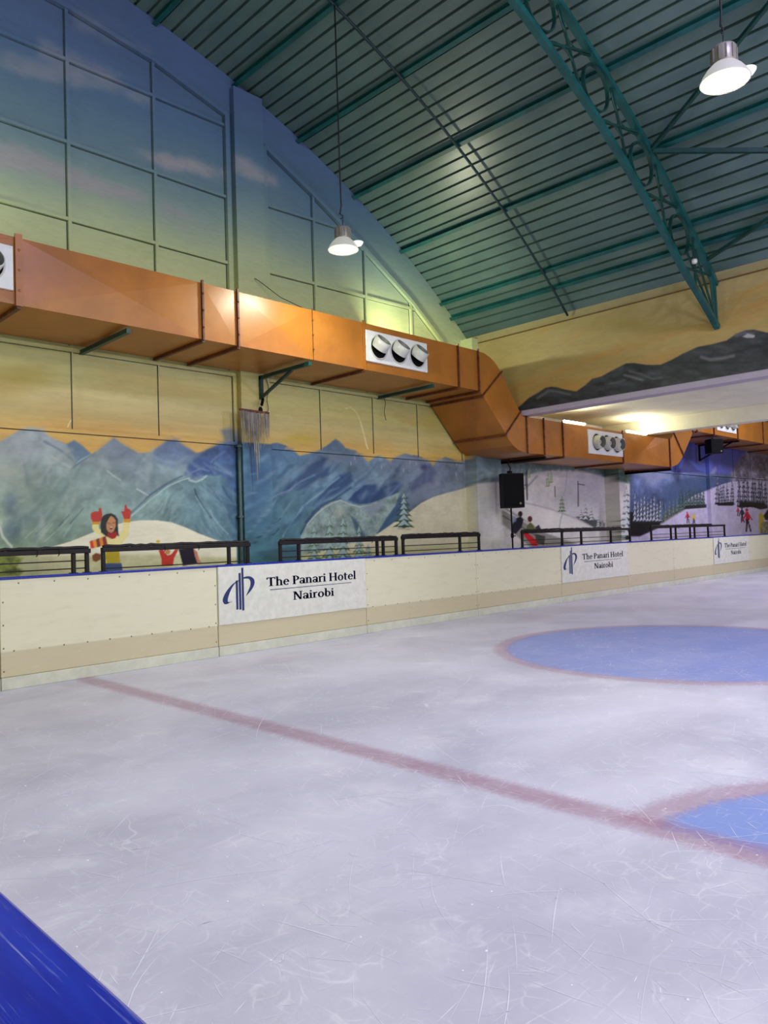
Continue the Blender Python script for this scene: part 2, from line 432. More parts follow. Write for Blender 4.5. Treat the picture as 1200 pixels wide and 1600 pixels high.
    p.poly([(171,824),(176.5,822.5),(175,826.6),(172,826.6)], (78,22,18), .4); p.line([(172,824.2),(175.6,823.6)], .9, (232,224,200), .9, .4)
    p.poly([(167,832),(172,834),(178,832),(182,830),(183,836),(180,841),(174,842),(169,839)], (156,36,34), .7)
    p.poly([(166,858),(186,857),(187,872),(188,880),(167,880),(165,872)], (164,148,26), .9); p.poly([(160,880),(190,880),(193,900),(158,900)], (66,86,118), .8)
    for k, c in enumerate([(190,66,36),(206,140,56),(120,62,30),(196,124,60),(128,58,34)]):
        p.poly([(140+k*5,846-k*1.6),(145+k*5,844-k*1.6),(148+k*5,856-k*1.2),(142+k*5,857-k*1)], c, .8)
    p.poly([(144,868),(150,864),(158,866),(157,874),(150,878),(145,876)], (120,76,34), .9)
    # child and dark sledge behind the rail
    p.poly([(248,860),(254,857),(258,864),(262,868),(268,866),(274,858),(279,858),(272,872),(270,884),(253,884),(252,872)], (176,60,40), .8); p.ell(262, 862, 4, 4, (176,130,70)); p.ell(247, 846, 3, 2.4, (190,160,36))
    p.poly([(279,858),(302,856),(312,880),(286,884)], (30,26,30), .8); p.poly([(302,857),(308,862),(311,874),(316,880),(309,882),(304,868)], (176,124,104), .9)

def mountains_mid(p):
    """second bay: deep blue folded ranges, firs, second snow hill"""
    def rng_(x, y):
        u = np.clip((x-400)/320, 0, 1)[:, None]; t = np.clip((y-690)/150, 0, 1)[:, None]
        a = np.array([84,112,134])*(1-t)+np.array([74,112,122])*t; b = np.array([130,140,146])*(1-t)+np.array([118,128,138])*t
        return a*(1-u)+b*u
    p.poly([(373,696),(382,690),(400,692),(421,694),(432,692),(446,696),(458,704),(468,712),(482,709),(500,702),(513,694),(519,689),(524,685),(531,690),(540,700),(556,704),(566,713),(575,722),(583,716),
            (592,713),(602,716),(609,722),(620,713),(632,709),(650,711),(664,717),(676,728),(685,719),(696,714),(706,717),(716,722),(730,718),(745,700),(760,702),(790,700),(790,900),(370,900)], rng_, 1.6, 1, wob=1.2, tex=.16, ts=1.8)
    p.blob(405, 740, 34, 55, (60,88,122), .7); p.blob(400, 800, 40, 60, (64,92,120), .6)
    p.blob(520, 715, 36, 18, (128,136,144), .7); p.blob(555, 720, 30, 14, (120,130,146), .5); p.blob(640, 725, 60, 14, (124,130,144), .6)
    # folds
    dk = (46,62,98); dk2 = (40,58,88); lt = (124,146,164)
    p.poly([(500,712),(512,716),(505,728),(488,742),(470,756),(452,768),(440,772),(452,756),(474,738),(488,722)], (60,78,106), 4, .9)
    p.poly([(498,734),(516,728),(512,742),(494,752),(474,764),(462,766),(474,752)], (58,76,104), 4, .85)
    p.line([(500,716),(482,724),(462,738),(446,752),(430,766)], 5, (112,126,146), .6, 3)
    p.line([(492,742),(470,752),(452,766),(432,774),(420,782)], 2.5, (118,136,158), .6, 1.6)
    p.poly([(530,742),(548,738),(552,752),(540,764),(516,776),(500,784),(488,790),(508,764),(520,752)], (54,76,106), 4, .9)
    p.line([(530,746),(514,758),(504,768),(488,780),(474,790),(464,806),(452,820),(442,838)], 2.6, (126,150,168), .75, 1.6)
    p.line([(548,762),(534,772),(522,780),(504,788),(490,800),(478,816)], 3, (40,58,92), .7, 2)
    p.poly([(556,764),(570,756),(588,758),(600,766),(592,780),(576,788),(560,788),(544,782)], (48,72,106), 3.5, .9)
    p.line([(542,780),(554,768),(568,757),(582,754)], 2.6, (120,140,160), .7, 1.8)
    p.poly([(600,758),(616,752),(628,756),(622,770),(606,784),(588,792),(578,790)], (54,76,106), 4, .8)
    p.line([(588,790),(606,776),(622,760),(634,748),(650,744)], 3, (112,126,150), .7, 2)
    p.poly([(640,756),(655,742),(672,726),(682,738),(672,752),(656,764),(644,770)], (76,84,112), 4, .7)
    p.blob(663, 730, 10, 8, (60,62,96), .9); p.blob(674, 752, 10, 8, (84,78,108), .6); p.blob(690, 740, 20, 22, (112,122,138), .6)
    p.line([(638,772),(622,788),(606,806),(590,824)], 2.4, (122,142,160), .7, 1.6); p.line([(632,786),(618,800),(604,816),(590,834)], 2, (46,66,90), .7, 1.6)
    p.poly([(600,790),(622,775),(640,790),(620,815),(590,836),(574,838)], (62,88,110), 4, .8)
    p.poly([(640,772),(655,760),(672,752),(690,760),(670,775),(652,786),(642,790)], (118,126,140), 4, .6)
    p.line([(430,784),(412,806),(396,824),(384,838)], 2, (120,148,158), .6, 2); p.line([(438,810),(424,822),(408,836),(398,848)], 1.6, (34,58,76), .9, 1.2)
    p.line([(452,788),(440,806),(424,824),(410,842)], 1.6, (110,138,150), .6, 1.6); p.line([(436,826),(424,840)], 1.4, (40,62,80), .8, 1.2)
    p.line([(390,745),(398,738)], 2, lt, .6, 1.5); p.line([(408,720),(416,712)], 4, (130,148,166), .6, 3)
    p.poly([(394,772),(397,770),(397,773)], (236,240,240), .6); p.line([(400,772.5),(404,772)], 1.4, (236,240,240), .95, .6)
    p.strokes((385,720,640,835), 150, 2.35, .22, 28, [(112,136,156),(84,110,138),(48,68,100),(62,90,118),(132,150,164)], .34, 4, 9)
    p.strokes((560,720,720,770), 50, 2.3, .5, 14, [(136,146,158),(96,108,130),(120,130,146)], .3, 4, 10)
    # inner pale ridge with snow saddle
    p.poly([(470,838),(478,818),(490,804),(502,792),(516,784),(532,780),(544,785),(560,789),(580,786),(596,780),(612,774),(626,768),(618,790),(602,812),(588,836),(575,870),(470,870)], (128,144,140), 1.6, 1, tex=.18, ts=4)
    p.line([(470,834),(479,817),(491,803),(503,791),(517,783),(532,779)], 2, (36,54,78), .8, 1.6, 1); p.line([(480,820),(492,806),(506,794),(520,786),(532,782),(546,788),(562,792),(580,789)], 1.4, (178,190,188), .7, 1.1)
    p.blob(530, 800, 14, 16, (164,168,156), .6); p.poly([(566,792),(584,788),(600,782),(594,796),(580,808),(572,800)], (128,138,148), 3, .8)
    p.poly([(548,806),(556,812),(566,828),(574,842),(560,842)], (58,80,96), 3, .8)
    # snow hill right
    p.poly([(560,846),(584,838),(602,826),(620,813),(640,800),(658,786),(676,777),(695,771),(722,764),(738,758),(752,753),(784,753),(820,752),(820,905),(470,905),(470,870)], (190,185,158), 1.1, 1, tex=.04)
    p.poly([(418,868),(640,852),(745,846),(745,905),(418,905)], (168,168,128), 3, .6)
    p.poly([(379,890),(432,890),(440,905),(379,905)], (200,198,176), 1.5, .9); p.poly([(400,862),(470,852),(470,905),(432,905),(415,878)], (64,94,104), 2, .9)
    for cx, top, hw in [(491,818,12),(515,805,13),(536,804,14),(561,818,11),(575,850,12)]:
        p.fir(cx, top, 884, hw*1.15, (74,98,66), (150,168,170), 6, .75)
    p.fir(631, 766, 824, 17, (52,76,50), (160,176,180), 6, .62); p.line([(622,826),(640,827)], 2, (120,124,118), .6, 1.5)
    # thin curved pale lines and short pale scratches
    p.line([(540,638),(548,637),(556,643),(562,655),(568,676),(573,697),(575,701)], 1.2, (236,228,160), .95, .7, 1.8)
    for x, y in [(548,722),(596,727),(554,713),(630,732),(640,720),(712,738),(713,722),(690,713),(650,722)]: p.line([(x, y), (x+.6, y+5)], 1.1, (186,196,196), .6, .9)
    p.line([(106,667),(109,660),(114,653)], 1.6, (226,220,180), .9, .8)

def mural_right(p):
    """ski slope, lift, forest, far peaks and violet sky in the low wing"""
    p.poly([(735,690),(1000,690),(1000,905),(735,905)], (172,170,160), 2, 1, tex=.03)
    p.poly([(746,905),(746,756),(790,750),(830,742),(870,736),(905,737),(930,743),(960,752),(1000,760),(1000,905)], (176,174,168), 1, 1, tex=.05)
    p.poly([(730,690),(1000,690),(1000,758),(968,752),(940,744),(908,735),(870,733),(830,740),(790,752),(730,757)], (112,126,126), 2, 1, tex=.2, ts=4)
    p.blob(765, 725, 40, 24, (104,122,134), .8); p.poly([(790,705),(960,720),(960,727),(900,724),(850,722),(800,722)], (170,162,104), 4, .8)
    for x in range(786, 985, 9):
        h = 8+((x*37) % 11); p.line([(x, 724+h*.1), (x+1, 734-(2 if x > 900 else 0))], 4, [(92,112,108),(120,136,118),(86,106,116)][x % 3], .6, 3)
    p.poly([(940,722),(950,712),(960,716),(972,712),(984,724),(990,756),(966,752),(942,744)], (76,96,84), 3, .8, tex=.4, ts=9); p.fir(958, 728, 752, 6, (74,104,54), (140,150,120), 4, .2)
    p.poly([(884,745),(910,742),(940,752),(944,830),(880,816),(870,780)], (150,150,156), 10, .5)
    # slope edges, pylons, lift cables
    p.line([(812,784),(840,790),(862,796),(884,804),(905,812),(925,824)], 2, (140,140,136), .7, 1.5); p.poly([(812,786),(862,798),(905,814),(930,826),(812,830)], (186,184,174), 3, .7)
    p.line([(839,744),(830,754),(822,762),(814,766)], 3, (120,122,124), .7, 1.6); p.line([(812,760),(824,757)], 1.4, (84,84,88), .8, .8)
    for x0, y0, y1, w in [(823,736,781,1.8),(821,738,760,1),(867,760,776,1.2),(903,752,791,1.3)]: p.line([(x0, y0), (x0+.6, y1)], w, (50,50,52), .9, .7)
    p.line([(903,756),(913,758)], 1.2, (60,60,64), .9, .7); p.line([(886,738),(884,760),(881,775)], 1, (130,130,134), .7, .8); p.line([(880,798),(876,812),(874,824)], 1.1, (110,110,110), .8, .8)
    for cx, t, b, w in [(815,732,746,4),(826,733,746,4),(856,737,760,4.5),(861,735,754,4)]: p.fir(cx, t, b, w, (118,134,92), (176,180,160), 4, .5)
    p.fir(878, 775, 799, 6, (72,88,60), (168,172,156), 4, .6)
    p.poly([(900,808),(915,805),(930,812),(945,818),(944,826),(928,824)], (62,66,62), 1.5, .9)
    for cx, t, b in [(908,796,812),(915,788,813),(924,794,814),(935,808,824),(941,812,824)]: p.fir(cx, t, b, 5, (66,70,70), (188,188,184), 4, .8)
    # sledgers on the track
    p.poly([(784,796),(792,794),(850,832),(900,850),(880,856),(830,856),(784,818)], (112,112,104), 2, .8); p.line([(786,796),(846,830)], 2.5, (190,188,178), .7, 1); p.line([(786,806),(836,836)], 2, (76,76,72), .8, 1)
    p.ell(813, 803, 3.4, 4.4, (44,30,28)); p.poly([(806,810),(814,807),(818,812),(815,824),(806,834),(799,832),(801,818)], (34,36,48), .9); p.poly([(800,808),(806,806),(807,814),(801,818)], (120,124,150), .9, .8)
    p.ell(828, 811, 3.6, 4.6, (86,44,36)); p.poly([(823,822),(829,816),(835,822),(836,830),(822,832)], (92,94,60), .8); p.poly([(836,824),(842,820),(846,828),(838,830)], (60,54,56), .9)
    p.poly([(815,832),(822,830),(840,846),(840,853),(832,853)], (170,36,40), .8); p.poly([(836,834),(852,838),(850,852),(838,848)], (64,62,56), 1, .9)
    # column foot fir
    p.fir(979, 758, 842, 12, (40,52,44), (186,190,190), 8, .8)
    # far bay: violet sky, blue range, forests
    def far(x, y):
        t = np.clip((y-735)/80, 0, 1)[:, None]
        return np.array([104,114,142])*(1-t)+np.array([62,76,104])*t
    p.poly([(984,640),(1260,640),(1260,765),(1140,756),(984,735)], (86,92,160), 1, 1, tex=.06)
    p.poly([(1040,700),(1075,690),(1090,660),(1110,700),(1110,745),(1040,738)], (74,88,158), 6, .9)
    p.poly([(1000,725),(1050,720),(1050,740),(1000,738)], (112,112,150), 4, .7)
    p.poly([(1060,738),(1068,722),(1072,716),(1080,724),(1090,734),(1100,738)], (64,66,108), 1.5, .95); p.poly([(1072,700),(1105,690),(1105,738),(1082,724)], (84,90,144), 4, .7)
    p.poly([(1108,742),(1112,736),(1118,728),(1120,734),(1116,742)], (136,136,168), 2, .8)
    p.poly([(1140,742),(1160,712),(1170,700),(1185,690),(1260,690),(1260,760),(1140,752)], (120,114,128), 3, 1, tex=.3, ts=3); p.line([(1166,715),(1180,708),(1200,712)], 4, (150,144,154), .6, 3); p.line([(1186,704),(1200,700)], 4, (160,154,160), .7, 2)
    p.poly([(984,734),(1140,742),(1140,800),(984,830)], far, 1, 1, tex=.18, ts=2)
    p.poly([(988,738),(1030,738),(1052,744),(1038,748),(1018,760),(1006,748)], (126,132,152), 4, .8); p.poly([(1035,760),(1060,748),(1090,742),(1140,742),(1140,790),(1050,800)], (66,80,104), 6, .7)
    p.poly([(990,830),(1020,822),(1045,806),(1060,790),(1085,774),(1110,764),(1130,756),(1145,752),(1260,752),(1260,905),(984,905),(984,836)], (164,158,176), 1.2, 1, tex=.05)
    p.poly([(984,800),(1010,802),(1034,812),(1030,824),(1000,838),(984,838)], (34,32,36), 2, 1)
    p.poly([(1030,812),(1045,796),(1062,790),(1070,796),(1050,808),(1034,818)], (88,92,72), 2.5, .9, tex=.3, ts=6)
    for k, cx in enumerate(range(992, 1036, 5)): p.fir(cx, 768+(k*29 % 17), 816, 5, (48,54,58), (176,178,190), 5, .6)
    for k, cx in enumerate(range(1034, 1068, 6)): p.fir(cx, 780-(k*2)+(k*13 % 7), 812-k*3, 3.5, (70,84,84), (120,132,140), 4, .4)
    for k, cx in enumerate(range(1064, 1104, 5)): p.fir(cx, 762-(k//2)*2+(k*23 % 9), 793, 4.5, (52,68,64), (116,130,130), 5, .25)
    p.poly([(1066,796),(1074,790),(1104,788),(1104,793)], (40,44,50), 1, .9)
    for k, cx in enumerate([1121,1126,1130,1136,1144]): p.fir(cx, 740+(k*17 % 19), 788, 4.4, (38,42,52), (170,166,184), 6, .55)
    p.poly([(1118,786),(1146,784),(1146,790),(1122,790)], (32,30,40), 1, .95)
    for k, cx in enumerate([1155,1162,1168,1176,1180,1186,1190,1196]): p.fir(cx, 742+(k*19 % 18), 792, 4.8, (38,42,54), (160,156,176), 6, .45)
    p.poly([(1155,784),(1195,786),(1200,794),(1188,796),(1176,792),(1156,793)], (30,28,38), 1, .95)
    # skiers
    for cx, cy, h, c in [(1074,801,15,(164,36,56)),(1083.5,803,15,(186,160,60)),(1153,793,12,(160,36,70)),(1159,794,20,(46,44,66)),(1167,797,30,(158,30,62))]:
        p.ell(cx, cy, h*.07, h*.09, c); p.poly([(cx-h*.06, cy+h*.1), (cx+h*.08, cy+h*.1), (cx+h*.16, cy+h*.5), (cx+h*.05, cy+h*.55), (cx-h*.08, cy+h*.55)], c, .6)
        p.line([(cx-h*.05, cy+h*.2), (cx-h*.22, cy+h*.55)], h*.07, c, 1, .5); p.line([(cx+h*.08, cy+h*.2), (cx+h*.26, cy+h*.5)], h*.06, c, 1, .5)
        d = (34,28,40); p.line([(cx, cy+h*.5), (cx-h*.02, cy+h*1.1)], h*.08, d, 1, .5); p.line([(cx+h*.04, cy+h*.5), (cx+h*.2, cy+h*1.1)], h*.07, d, 1, .5)
    p.poly([(1186,804),(1189,800),(1193,806),(1194,826),(1190,832),(1186,828)], (170,150,60), .8); p.poly([(1193,806),(1200,796),(1215,800),(1215,815),(1196,812)], (30,26,30), 1.2); p.poly([(1190,816),(1215,812),(1215,840),(1188,834)], (120,116,96), 2, .9, tex=.3, ts=8)

def eave_paint(p):
    """eave wall: ochre evening sky with grey hills along its lower edge"""
    z = p.z; u = p.P[:, 1]
    s = fbm(u*.5, z*4+u*.6, 31); s2 = fbm(u*1.2, z*3, 35)
    k = np.clip((z-4.2)/1.4, 0, 1)[:, None]
    p.c[:] = np.array([178,150,84])*(1-k)+np.array([176,160,106])*k
    o = sstep(s, .48, .72)[:, None]*.6
    p.c[:] = p.c*(1-o)+np.array([190,142,70])*o
    p.c[:] += ((s2-.5)*26)[:, None]
    p.poly([(806,640),(815,632),(826,622),(840,614),(852,606),(862,604),(880,608),(900,612),(914,602),(925,592),(940,588),(958,578),(978,568),(990,567),(1010,570),(1032,570),(1050,562),(1068,552),(1090,542),(1112,538),(1135,532),(1150,522),(1165,516),(1178,515),(1200,520),(1260,512),(1400,505),(1400,600),(1200,582),(820,652),(800,652)], lambda x, y: np.array([58,61,62])+((fbm(x*.05, y*.12, 44)-.5)*60)[:, None], 1.2, 1)
    for pts, w, c in [([(840,622),(858,610),(872,612),(890,616)], 4, (112,114,108)),([(976,586),(990,590),(1004,594)], 3, (132,132,126)),([(984,580),(1000,584),(1020,592),(1034,590)], 2.5, (112,112,110)),
                      ([(946,600),(962,598),(976,594)], 3, (100,104,102)),([(1096,558),(1110,562),(1128,560),(1146,556)], 5, (128,124,124)),([(1140,552),(1165,546),(1185,538)], 3, (44,48,52)),
                      ([(990,572),(1010,576),(1030,574)], 3, (44,48,50)),([(1050,566),(1070,560),(1090,560)], 4, (52,56,58)),([(920,600),(935,602),(950,598)], 3, (48,52,52)),([(868,606),(884,612),(905,614)], 3, (54,56,54)),
                      ([(1150,524),(1164,520),(1176,522)], 5, (112,108,118))]:
        p.line(pts, w, c, .7, 2.2)
    p.poly([(1160,526),(1168,521),(1180,524),(1178,528),(1166,528)], (190,186,186), 1.2, .9)
    e = 1-sstep(p.z, 3.955, 3.962)
    p.put(np.arange(len(p.x)), e, (176,166,176))
    t = sstep(p.z, 5.56, 5.57)
    p.put(np.arange(len(p.x)), t, np.array([168,156,110]))

def gable_paint(P):
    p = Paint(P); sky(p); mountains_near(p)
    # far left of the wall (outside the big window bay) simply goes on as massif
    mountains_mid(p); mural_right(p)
    k = (1-sstep(p.z, 3.0, 3.35))[:, None]*.2          # the ranges are painted in stronger contrast than the sky
    p.c[:] = p.c+(p.c-124)*k
    low = sstep(p.x, 735, 790)[:, None]*.14            # paint lightened to make up for the dim light in the low wing
    p.c[:] = p.c*(1+low)
    return p
PK = 1.0
def paint_mesh(o, painter):
    me = o.data; n = len(me.vertices); co = np.empty(n*3); me.vertices.foreach_get('co', co)
    P = co.reshape(-1, 3)+np.array(WL[o.name])
    p = painter(P); c = lin(np.clip(p.c, 0, 255))*PK
    at = me.color_attributes.new('paint', 'FLOAT_COLOR', 'POINT')
    at.data.foreach_set('color', np.concatenate([np.clip(c, 0, 1), np.ones((n, 1))], 1).astype(np.float32).ravel())
def paint_mat(name, rough):
    m, nt, b = new_mat(name); N = NT(nt)
    a = N.n('ShaderNodeAttribute', attribute_name='paint')
    b.inputs['Roughness'].default_value = rough; b.inputs['Specular IOR Level'].default_value = 0.35
    f = N.noise(N.mapping(N.pos(), (1.5, 1.5, 6)), 4, 5, .6)
    N.link(N.mix(N.math('MULTIPLY', N.step(f, .35, .75), .10), a.outputs['Color'], (0.02, 0.02, 0.02, 1)), b.inputs['Base Color'])
    bp = N.n('ShaderNodeBump'); bp.inputs['Strength'].default_value = .12; bp.inputs['Distance'].default_value = .01
    N.link(N.noise(N.pos(), 14, 4), bp.inputs['Height']); N.link(bp.outputs[0], b.inputs['Normal'])
    return m
def grid_mesh(name, fn, U, V, m, parent=None):
    """surface fn(u array, v array)->(x,y,z) on a lattice"""
    nu, nv = len(U), len(V); uu, vv = np.meshgrid(U, V, indexing='ij')
    P = np.stack(fn(uu.ravel(), vv.ravel()), 1)
    i = np.arange(nu*nv).reshape(nu, nv)
    q = np.stack([i[:-1, :-1], i[1:, :-1], i[1:, 1:], i[:-1, 1:]], -1).reshape(-1, 4)
    me = bpy.data.meshes.new(name); me.vertices.add(len(P)); me.vertices.foreach_set('co', P.ravel())
    me.loops.add(q.size); me.loops.foreach_set('vertex_index', q.ravel().astype(np.int32))
    me.polygons.add(len(q)); me.polygons.foreach_set('loop_start', (np.arange(len(q))*4).astype(np.int32))
    me.update(calc_edges=True); me.materials.append(m)
    o = bpy.data.objects.new(name, me); COL.objects.link(o)
    if parent: o.parent = parent
    WL[o.name] = Vector((0,0,0))
    return o
# ------------------------------------------------------------------ materials
M_wall = paint_mat('painted_wall', 0.42)
M_plain = mat('cream_wall', (170,160,110), .7, var=.08, scale=1.2)
M_grey = mat('plaster', (212,210,186), .8, var=.05, scale=1.5, bump=.1)
M_conc = mat('concrete', (120,120,116), .85, var=.15, scale=2, bump=.3)
M_teal = mat('teal_steel', (18,88,86), .42, var=.18, scale=3)
M_dteal = mat('dark_teal_steel', (14,66,60), .45, var=.2, scale=4)
M_rod = mat('rod_steel', (14,48,50), .5, var=.15)
M_orange = mat('orange_sheet', (168,106,38), .36, var=.10, scale=1.3, bump=.06, bscale=5)
M_orange_d = mat('orange_sheet_shaded', (168,116,70), .45, var=.12, scale=1.5, bump=.06, bscale=4)  # orange sheet with the underside's shade put into its colour; unused
M_rust = mat('rusty_flange', (104,52,26), .55, var=.3, scale=9, bump=.2)
M_white = mat('white_vent', (222,224,216), .4, var=.04)
M_grille = mat('grey_nozzle', (196,198,186), .35, var=.06)
M_black = mat('black_plastic', (9,9,11), .65, var=.2, spec=.2)
M_inner = mat('nozzle_inside_shade', (104,106,98), .5, var=.1)  # darker grey paints the shade inside the nozzle
M_hole = mat('black_rubber', (6,6,7), .8, var=.1, spec=.15)
M_rail = mat('black_brown_steel', (22,16,15), .5, var=.3, scale=5, bump=.15, spec=.3)
M_wrap = mat('black_sleeve', (22,20,20), .7, var=.3, scale=9, bump=.4)
M_strip = mat('grey_strip', (126,122,112), .5, var=.25, scale=7)
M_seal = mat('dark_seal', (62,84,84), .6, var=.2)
M_screw = mat('screw_steel', (120,112,90), .4, .6)
M_sign = mat('white_sign_film', (212,213,200), .45, var=.05, scale=9)
M_navy = mat('navy_print', (26,42,96), .5, var=.12, scale=40)
M_kick = mat('kick_plastic', (198,200,180), .4, var=.06, scale=4)
M_lampgrey = mat('lamp_housing', (150,146,132), .4, .3, var=.08)
M_shade = emit('lamp_reflector', (1.0, 1.0, .84), .30, .25)
M_dish = emit('lamp_side_dish', (1.0, 1.0, .92), .75, .3)
M_glass = emit('lamp_glass', (1.0, 1.0, .86), .85, .22)
M_lens = emit('lamp_core', (.98, 1.0, .80), 760.0)
M_tube = emit('fluorescent_tube', (1.0, .97, .70), 120.0)
M_wire = mat('wire', (20,22,24), .6, var=.1)

def board_mat():
    m, nt, b = new_mat('board_plastic'); N = NT(nt)
    p = N.pos(); z = N.xyz(p)[2]
    n1 = N.noise(N.mapping(p, (3, 3, 14)), 1.0, 6, .65); n2 = N.noise(p, 26, 5, .7)
    band = N.step(N.math('ADD', z, N.math('MULTIPLY', N.math('SUBTRACT', n1, .5), .02)), .425, .40)
    c = N.mix(band, L4((214,211,180)), L4((194,184,150)))
    dirt = N.math('MULTIPLY', N.step(n1, .45, .8), .16)
    c = N.mix(dirt, c, L4((150,140,104)))
    sc = N.noise(N.mapping(p, (8, 8, 60)), 1.0, 4, .7)
    c = N.mix(N.math('MULTIPLY', N.step(sc, .62, .72), .35), c, L4((228,228,206)))
    sp = N.math('MULTIPLY', N.math('MULTIPLY', N.step(n2, .60, .72), band), .3)
    c = N.mix(sp, c, L4((224,222,200)))
    N.link(c, b.inputs['Base Color']); b.inputs['Roughness'].default_value = .42
    return m
M_board = board_mat()
def cap_mat():
    m, nt, b = new_mat('blue_cap_plastic'); N = NT(nt)
    p = N.pos()
    s = N.noise(N.mapping(p, (210, 4.2, 1), (0, 0, .06)), 1.0, 5, .7, .4); s2 = N.noise(p, 7, 3); s3 = N.noise(N.mapping(p, (34, 3, 1), (0, 0, -.12)), 1, 3, .6)
    f = N.math('MULTIPLY', N.step(s, .56, .72), N.step(s2, .40, .58))
    base = N.mix(N.step(s3, .3, .75), L4((6,26,140)), L4((14,48,172)))
    c = N.mix(N.math('MULTIPLY', f, .6), base, L4((170,180,220)))
    N.link(c, b.inputs['Base Color']); b.inputs['Roughness'].default_value = .35
    return m
M_cap = cap_mat()
def roof_mat():
    m, nt, b = new_mat('roof_sheet'); N = NT(nt)
    p = N.pos(); n = N.noise(N.mapping(p, (1, .5, 1)), 1.6, 5, .65); d = N.noise(p, 22, 4, .7)
    c = N.mix(N.step(n, .3, .7), L4((78,104,102)), L4((96,122,116)))
    c = N.mix(N.math('MULTIPLY', N.step(d, .58, .74), .35), c, L4((48,70,70)))
    N.link(c, b.inputs['Base Color']); b.inputs['Roughness'].default_value = .33; b.inputs['Specular IOR Level'].default_value = .6
    bp = N.n('ShaderNodeBump'); bp.inputs['Strength'].default_value = .15; bp.inputs['Distance'].default_value = .01
    N.link(N.noise(N.mapping(p, (1, .15, 1)), 9, 3), bp.inputs['Height']); N.link(bp.outputs[0], b.inputs['Normal'])
    return m
M_roof = roof_mat()
def ice_mat():
    m, nt, b = new_mat('rink_ice'); N = NT(nt)
    p = N.pos(); X, Y, _ = N.xyz(p)
    w = N.noise(p, 5, 5, .7); w2 = N.noise(p, 26, 4, .7)
    wob = N.math('ADD', N.math('MULTIPLY', N.math('SUBTRACT', w, .5), .10), N.math('MULTIPLY', N.math('SUBTRACT', w2, .5), .22))
    cloud = N.noise(N.mapping(p, (1, 1.3, 1)), .55, 5, .6, .6); cl2 = N.noise(p, 1.7, 6, .65)
    ice = N.mix(N.step(cloud, .28, .72), L4((176,175,192)), L4((202,201,217)))
    ice = N.mix(N.math('MULTIPLY', N.step(cl2, .5, .75), .35), ice, L4((228,228,234)))
    ice = N.mix(N.math('MULTIPLY', N.step(cl2, .42, .22), .35), ice, L4((166,168,176)))
    red = L4((152,108,130))
    def dist(cx, cy):
        dx = N.math('SUBTRACT', X, cx); dy = N.math('SUBTRACT', Y, cy)
        return N.math('ADD', N.math('SQRT', N.math('ADD', N.math('MULTIPLY', dx, dx), N.math('MULTIPLY', dy, dy))), wob)
    fade = N.math('ADD', N.math('MULTIPLY', w, .7), .3, clamp=True)
    # face-off circle
    r = dist(9.46, 4.13)
    c = N.mix(N.math('MULTIPLY', N.step(r, 2.28, 2.2), N.math('ADD', N.math('MULTIPLY', cl2, .5), .55, clamp=True)), ice, L4((116,136,200)))
    ring = N.math('MULTIPLY', N.step(r, 2.16, 2.26), N.step(r, 2.46, 2.34))
    c = N.mix(N.math('MULTIPLY', ring, N.math('MULTIPLY', fade, .75)), c, red)
    # goal crease: half disc on the far side of the goal line
    r = dist(3.70, .20); half = N.step(N.math('ADD', X, wob), 3.66, 3.76)
    c = N.mix(N.math('MULTIPLY', N.math('MULTIPLY', N.step(r, 1.66, 1.58), half), N.math('ADD', N.math('MULTIPLY', cl2, .4), .65, clamp=True)), c, L4((114,140,204)))
    ring = N.math('MULTIPLY', N.math('MULTIPLY', N.step(r, 1.54, 1.64), N.step(r, 1.86, 1.74)), half)
    c = N.mix(N.math('MULTIPLY', ring, N.math('MULTIPLY', fade, .8)), c, red)
    # goal line
    dx = N.math('ABSOLUTE', N.math('ADD', N.math('SUBTRACT', X, 3.70), N.math('MULTIPLY', wob, .6)))
    c = N.mix(N.math('MULTIPLY', N.step(dx, .17, .05), N.math('MULTIPLY', fade, .95)), c, red)
    # fine skate marks: cell edges of big warped cells, broken up by noise
    for k, (sc, th, br, am) in enumerate([(1.3, .010, 1.1, .35), (2.3, .012, 1.7, .32), (3.7, .014, 2.3, .3), (6.0, .02, 3.1, .25)]):
        wv = N.n('ShaderNodeVectorMath', operation='ADD')
        nn = N.n('ShaderNodeTexNoise'); nn.inputs['Scale'].default_value = .8+.4*k; nn.inputs['Detail'].default_value = 2; N.link(p, nn.inputs['Vector'])
        sm = N.n('ShaderNodeVectorMath', operation='SCALE'); N.link(nn.outputs['Color'], sm.inputs[0]); sm.inputs['Scale'].default_value = 1.2
        N.link(N.mapping(p, (1, 1, 0), (0, 0, .7*k), (3.1*k, 1.7*k, 0)), wv.inputs[0]); N.link(sm.outputs[0], wv.inputs[1])
        vo = N.n('ShaderNodeTexVoronoi', feature='DISTANCE_TO_EDGE'); vo.inputs['Scale'].default_value = sc; N.link(wv.outputs[0], vo.inputs['Vector'])
        e = N.step(vo.outputs['Distance'], th*sc*.5, 0.0)
        g = N.step(N.noise(N.mapping(p, (1,1,1), (0,0,0), (k*5.0, 0, 0)), br, 4, .7), .50, .66)
        c = N.mix(N.math('MULTIPLY', N.math('MULTIPLY', e, g), am), c, L4((240,240,246)))
    # scraped snow specks
    s = N.noise(p, 60, 4, .75); g = N.noise(p, 2.2, 3)
    c = N.mix(N.math('MULTIPLY', N.math('MULTIPLY', N.step(s, .66, .74), N.step(g, .45, .65)), .7), c, L4((242,242,248)))
    g3 = N.noise(N.mapping(p, (40, 3, 1), (0, 0, .5)), 1, 3, .6); g4 = N.noise(N.mapping(p, (3, 40, 1), (0, 0, .2)), 1, 3, .6)
    c = N.mix(N.math('MULTIPLY', N.math('ADD', N.step(g3, .6, .75), N.step(g4, .6, .75), clamp=True), .25), c, L4((236,236,242)))
    N.link(c, b.inputs['Base Color'])
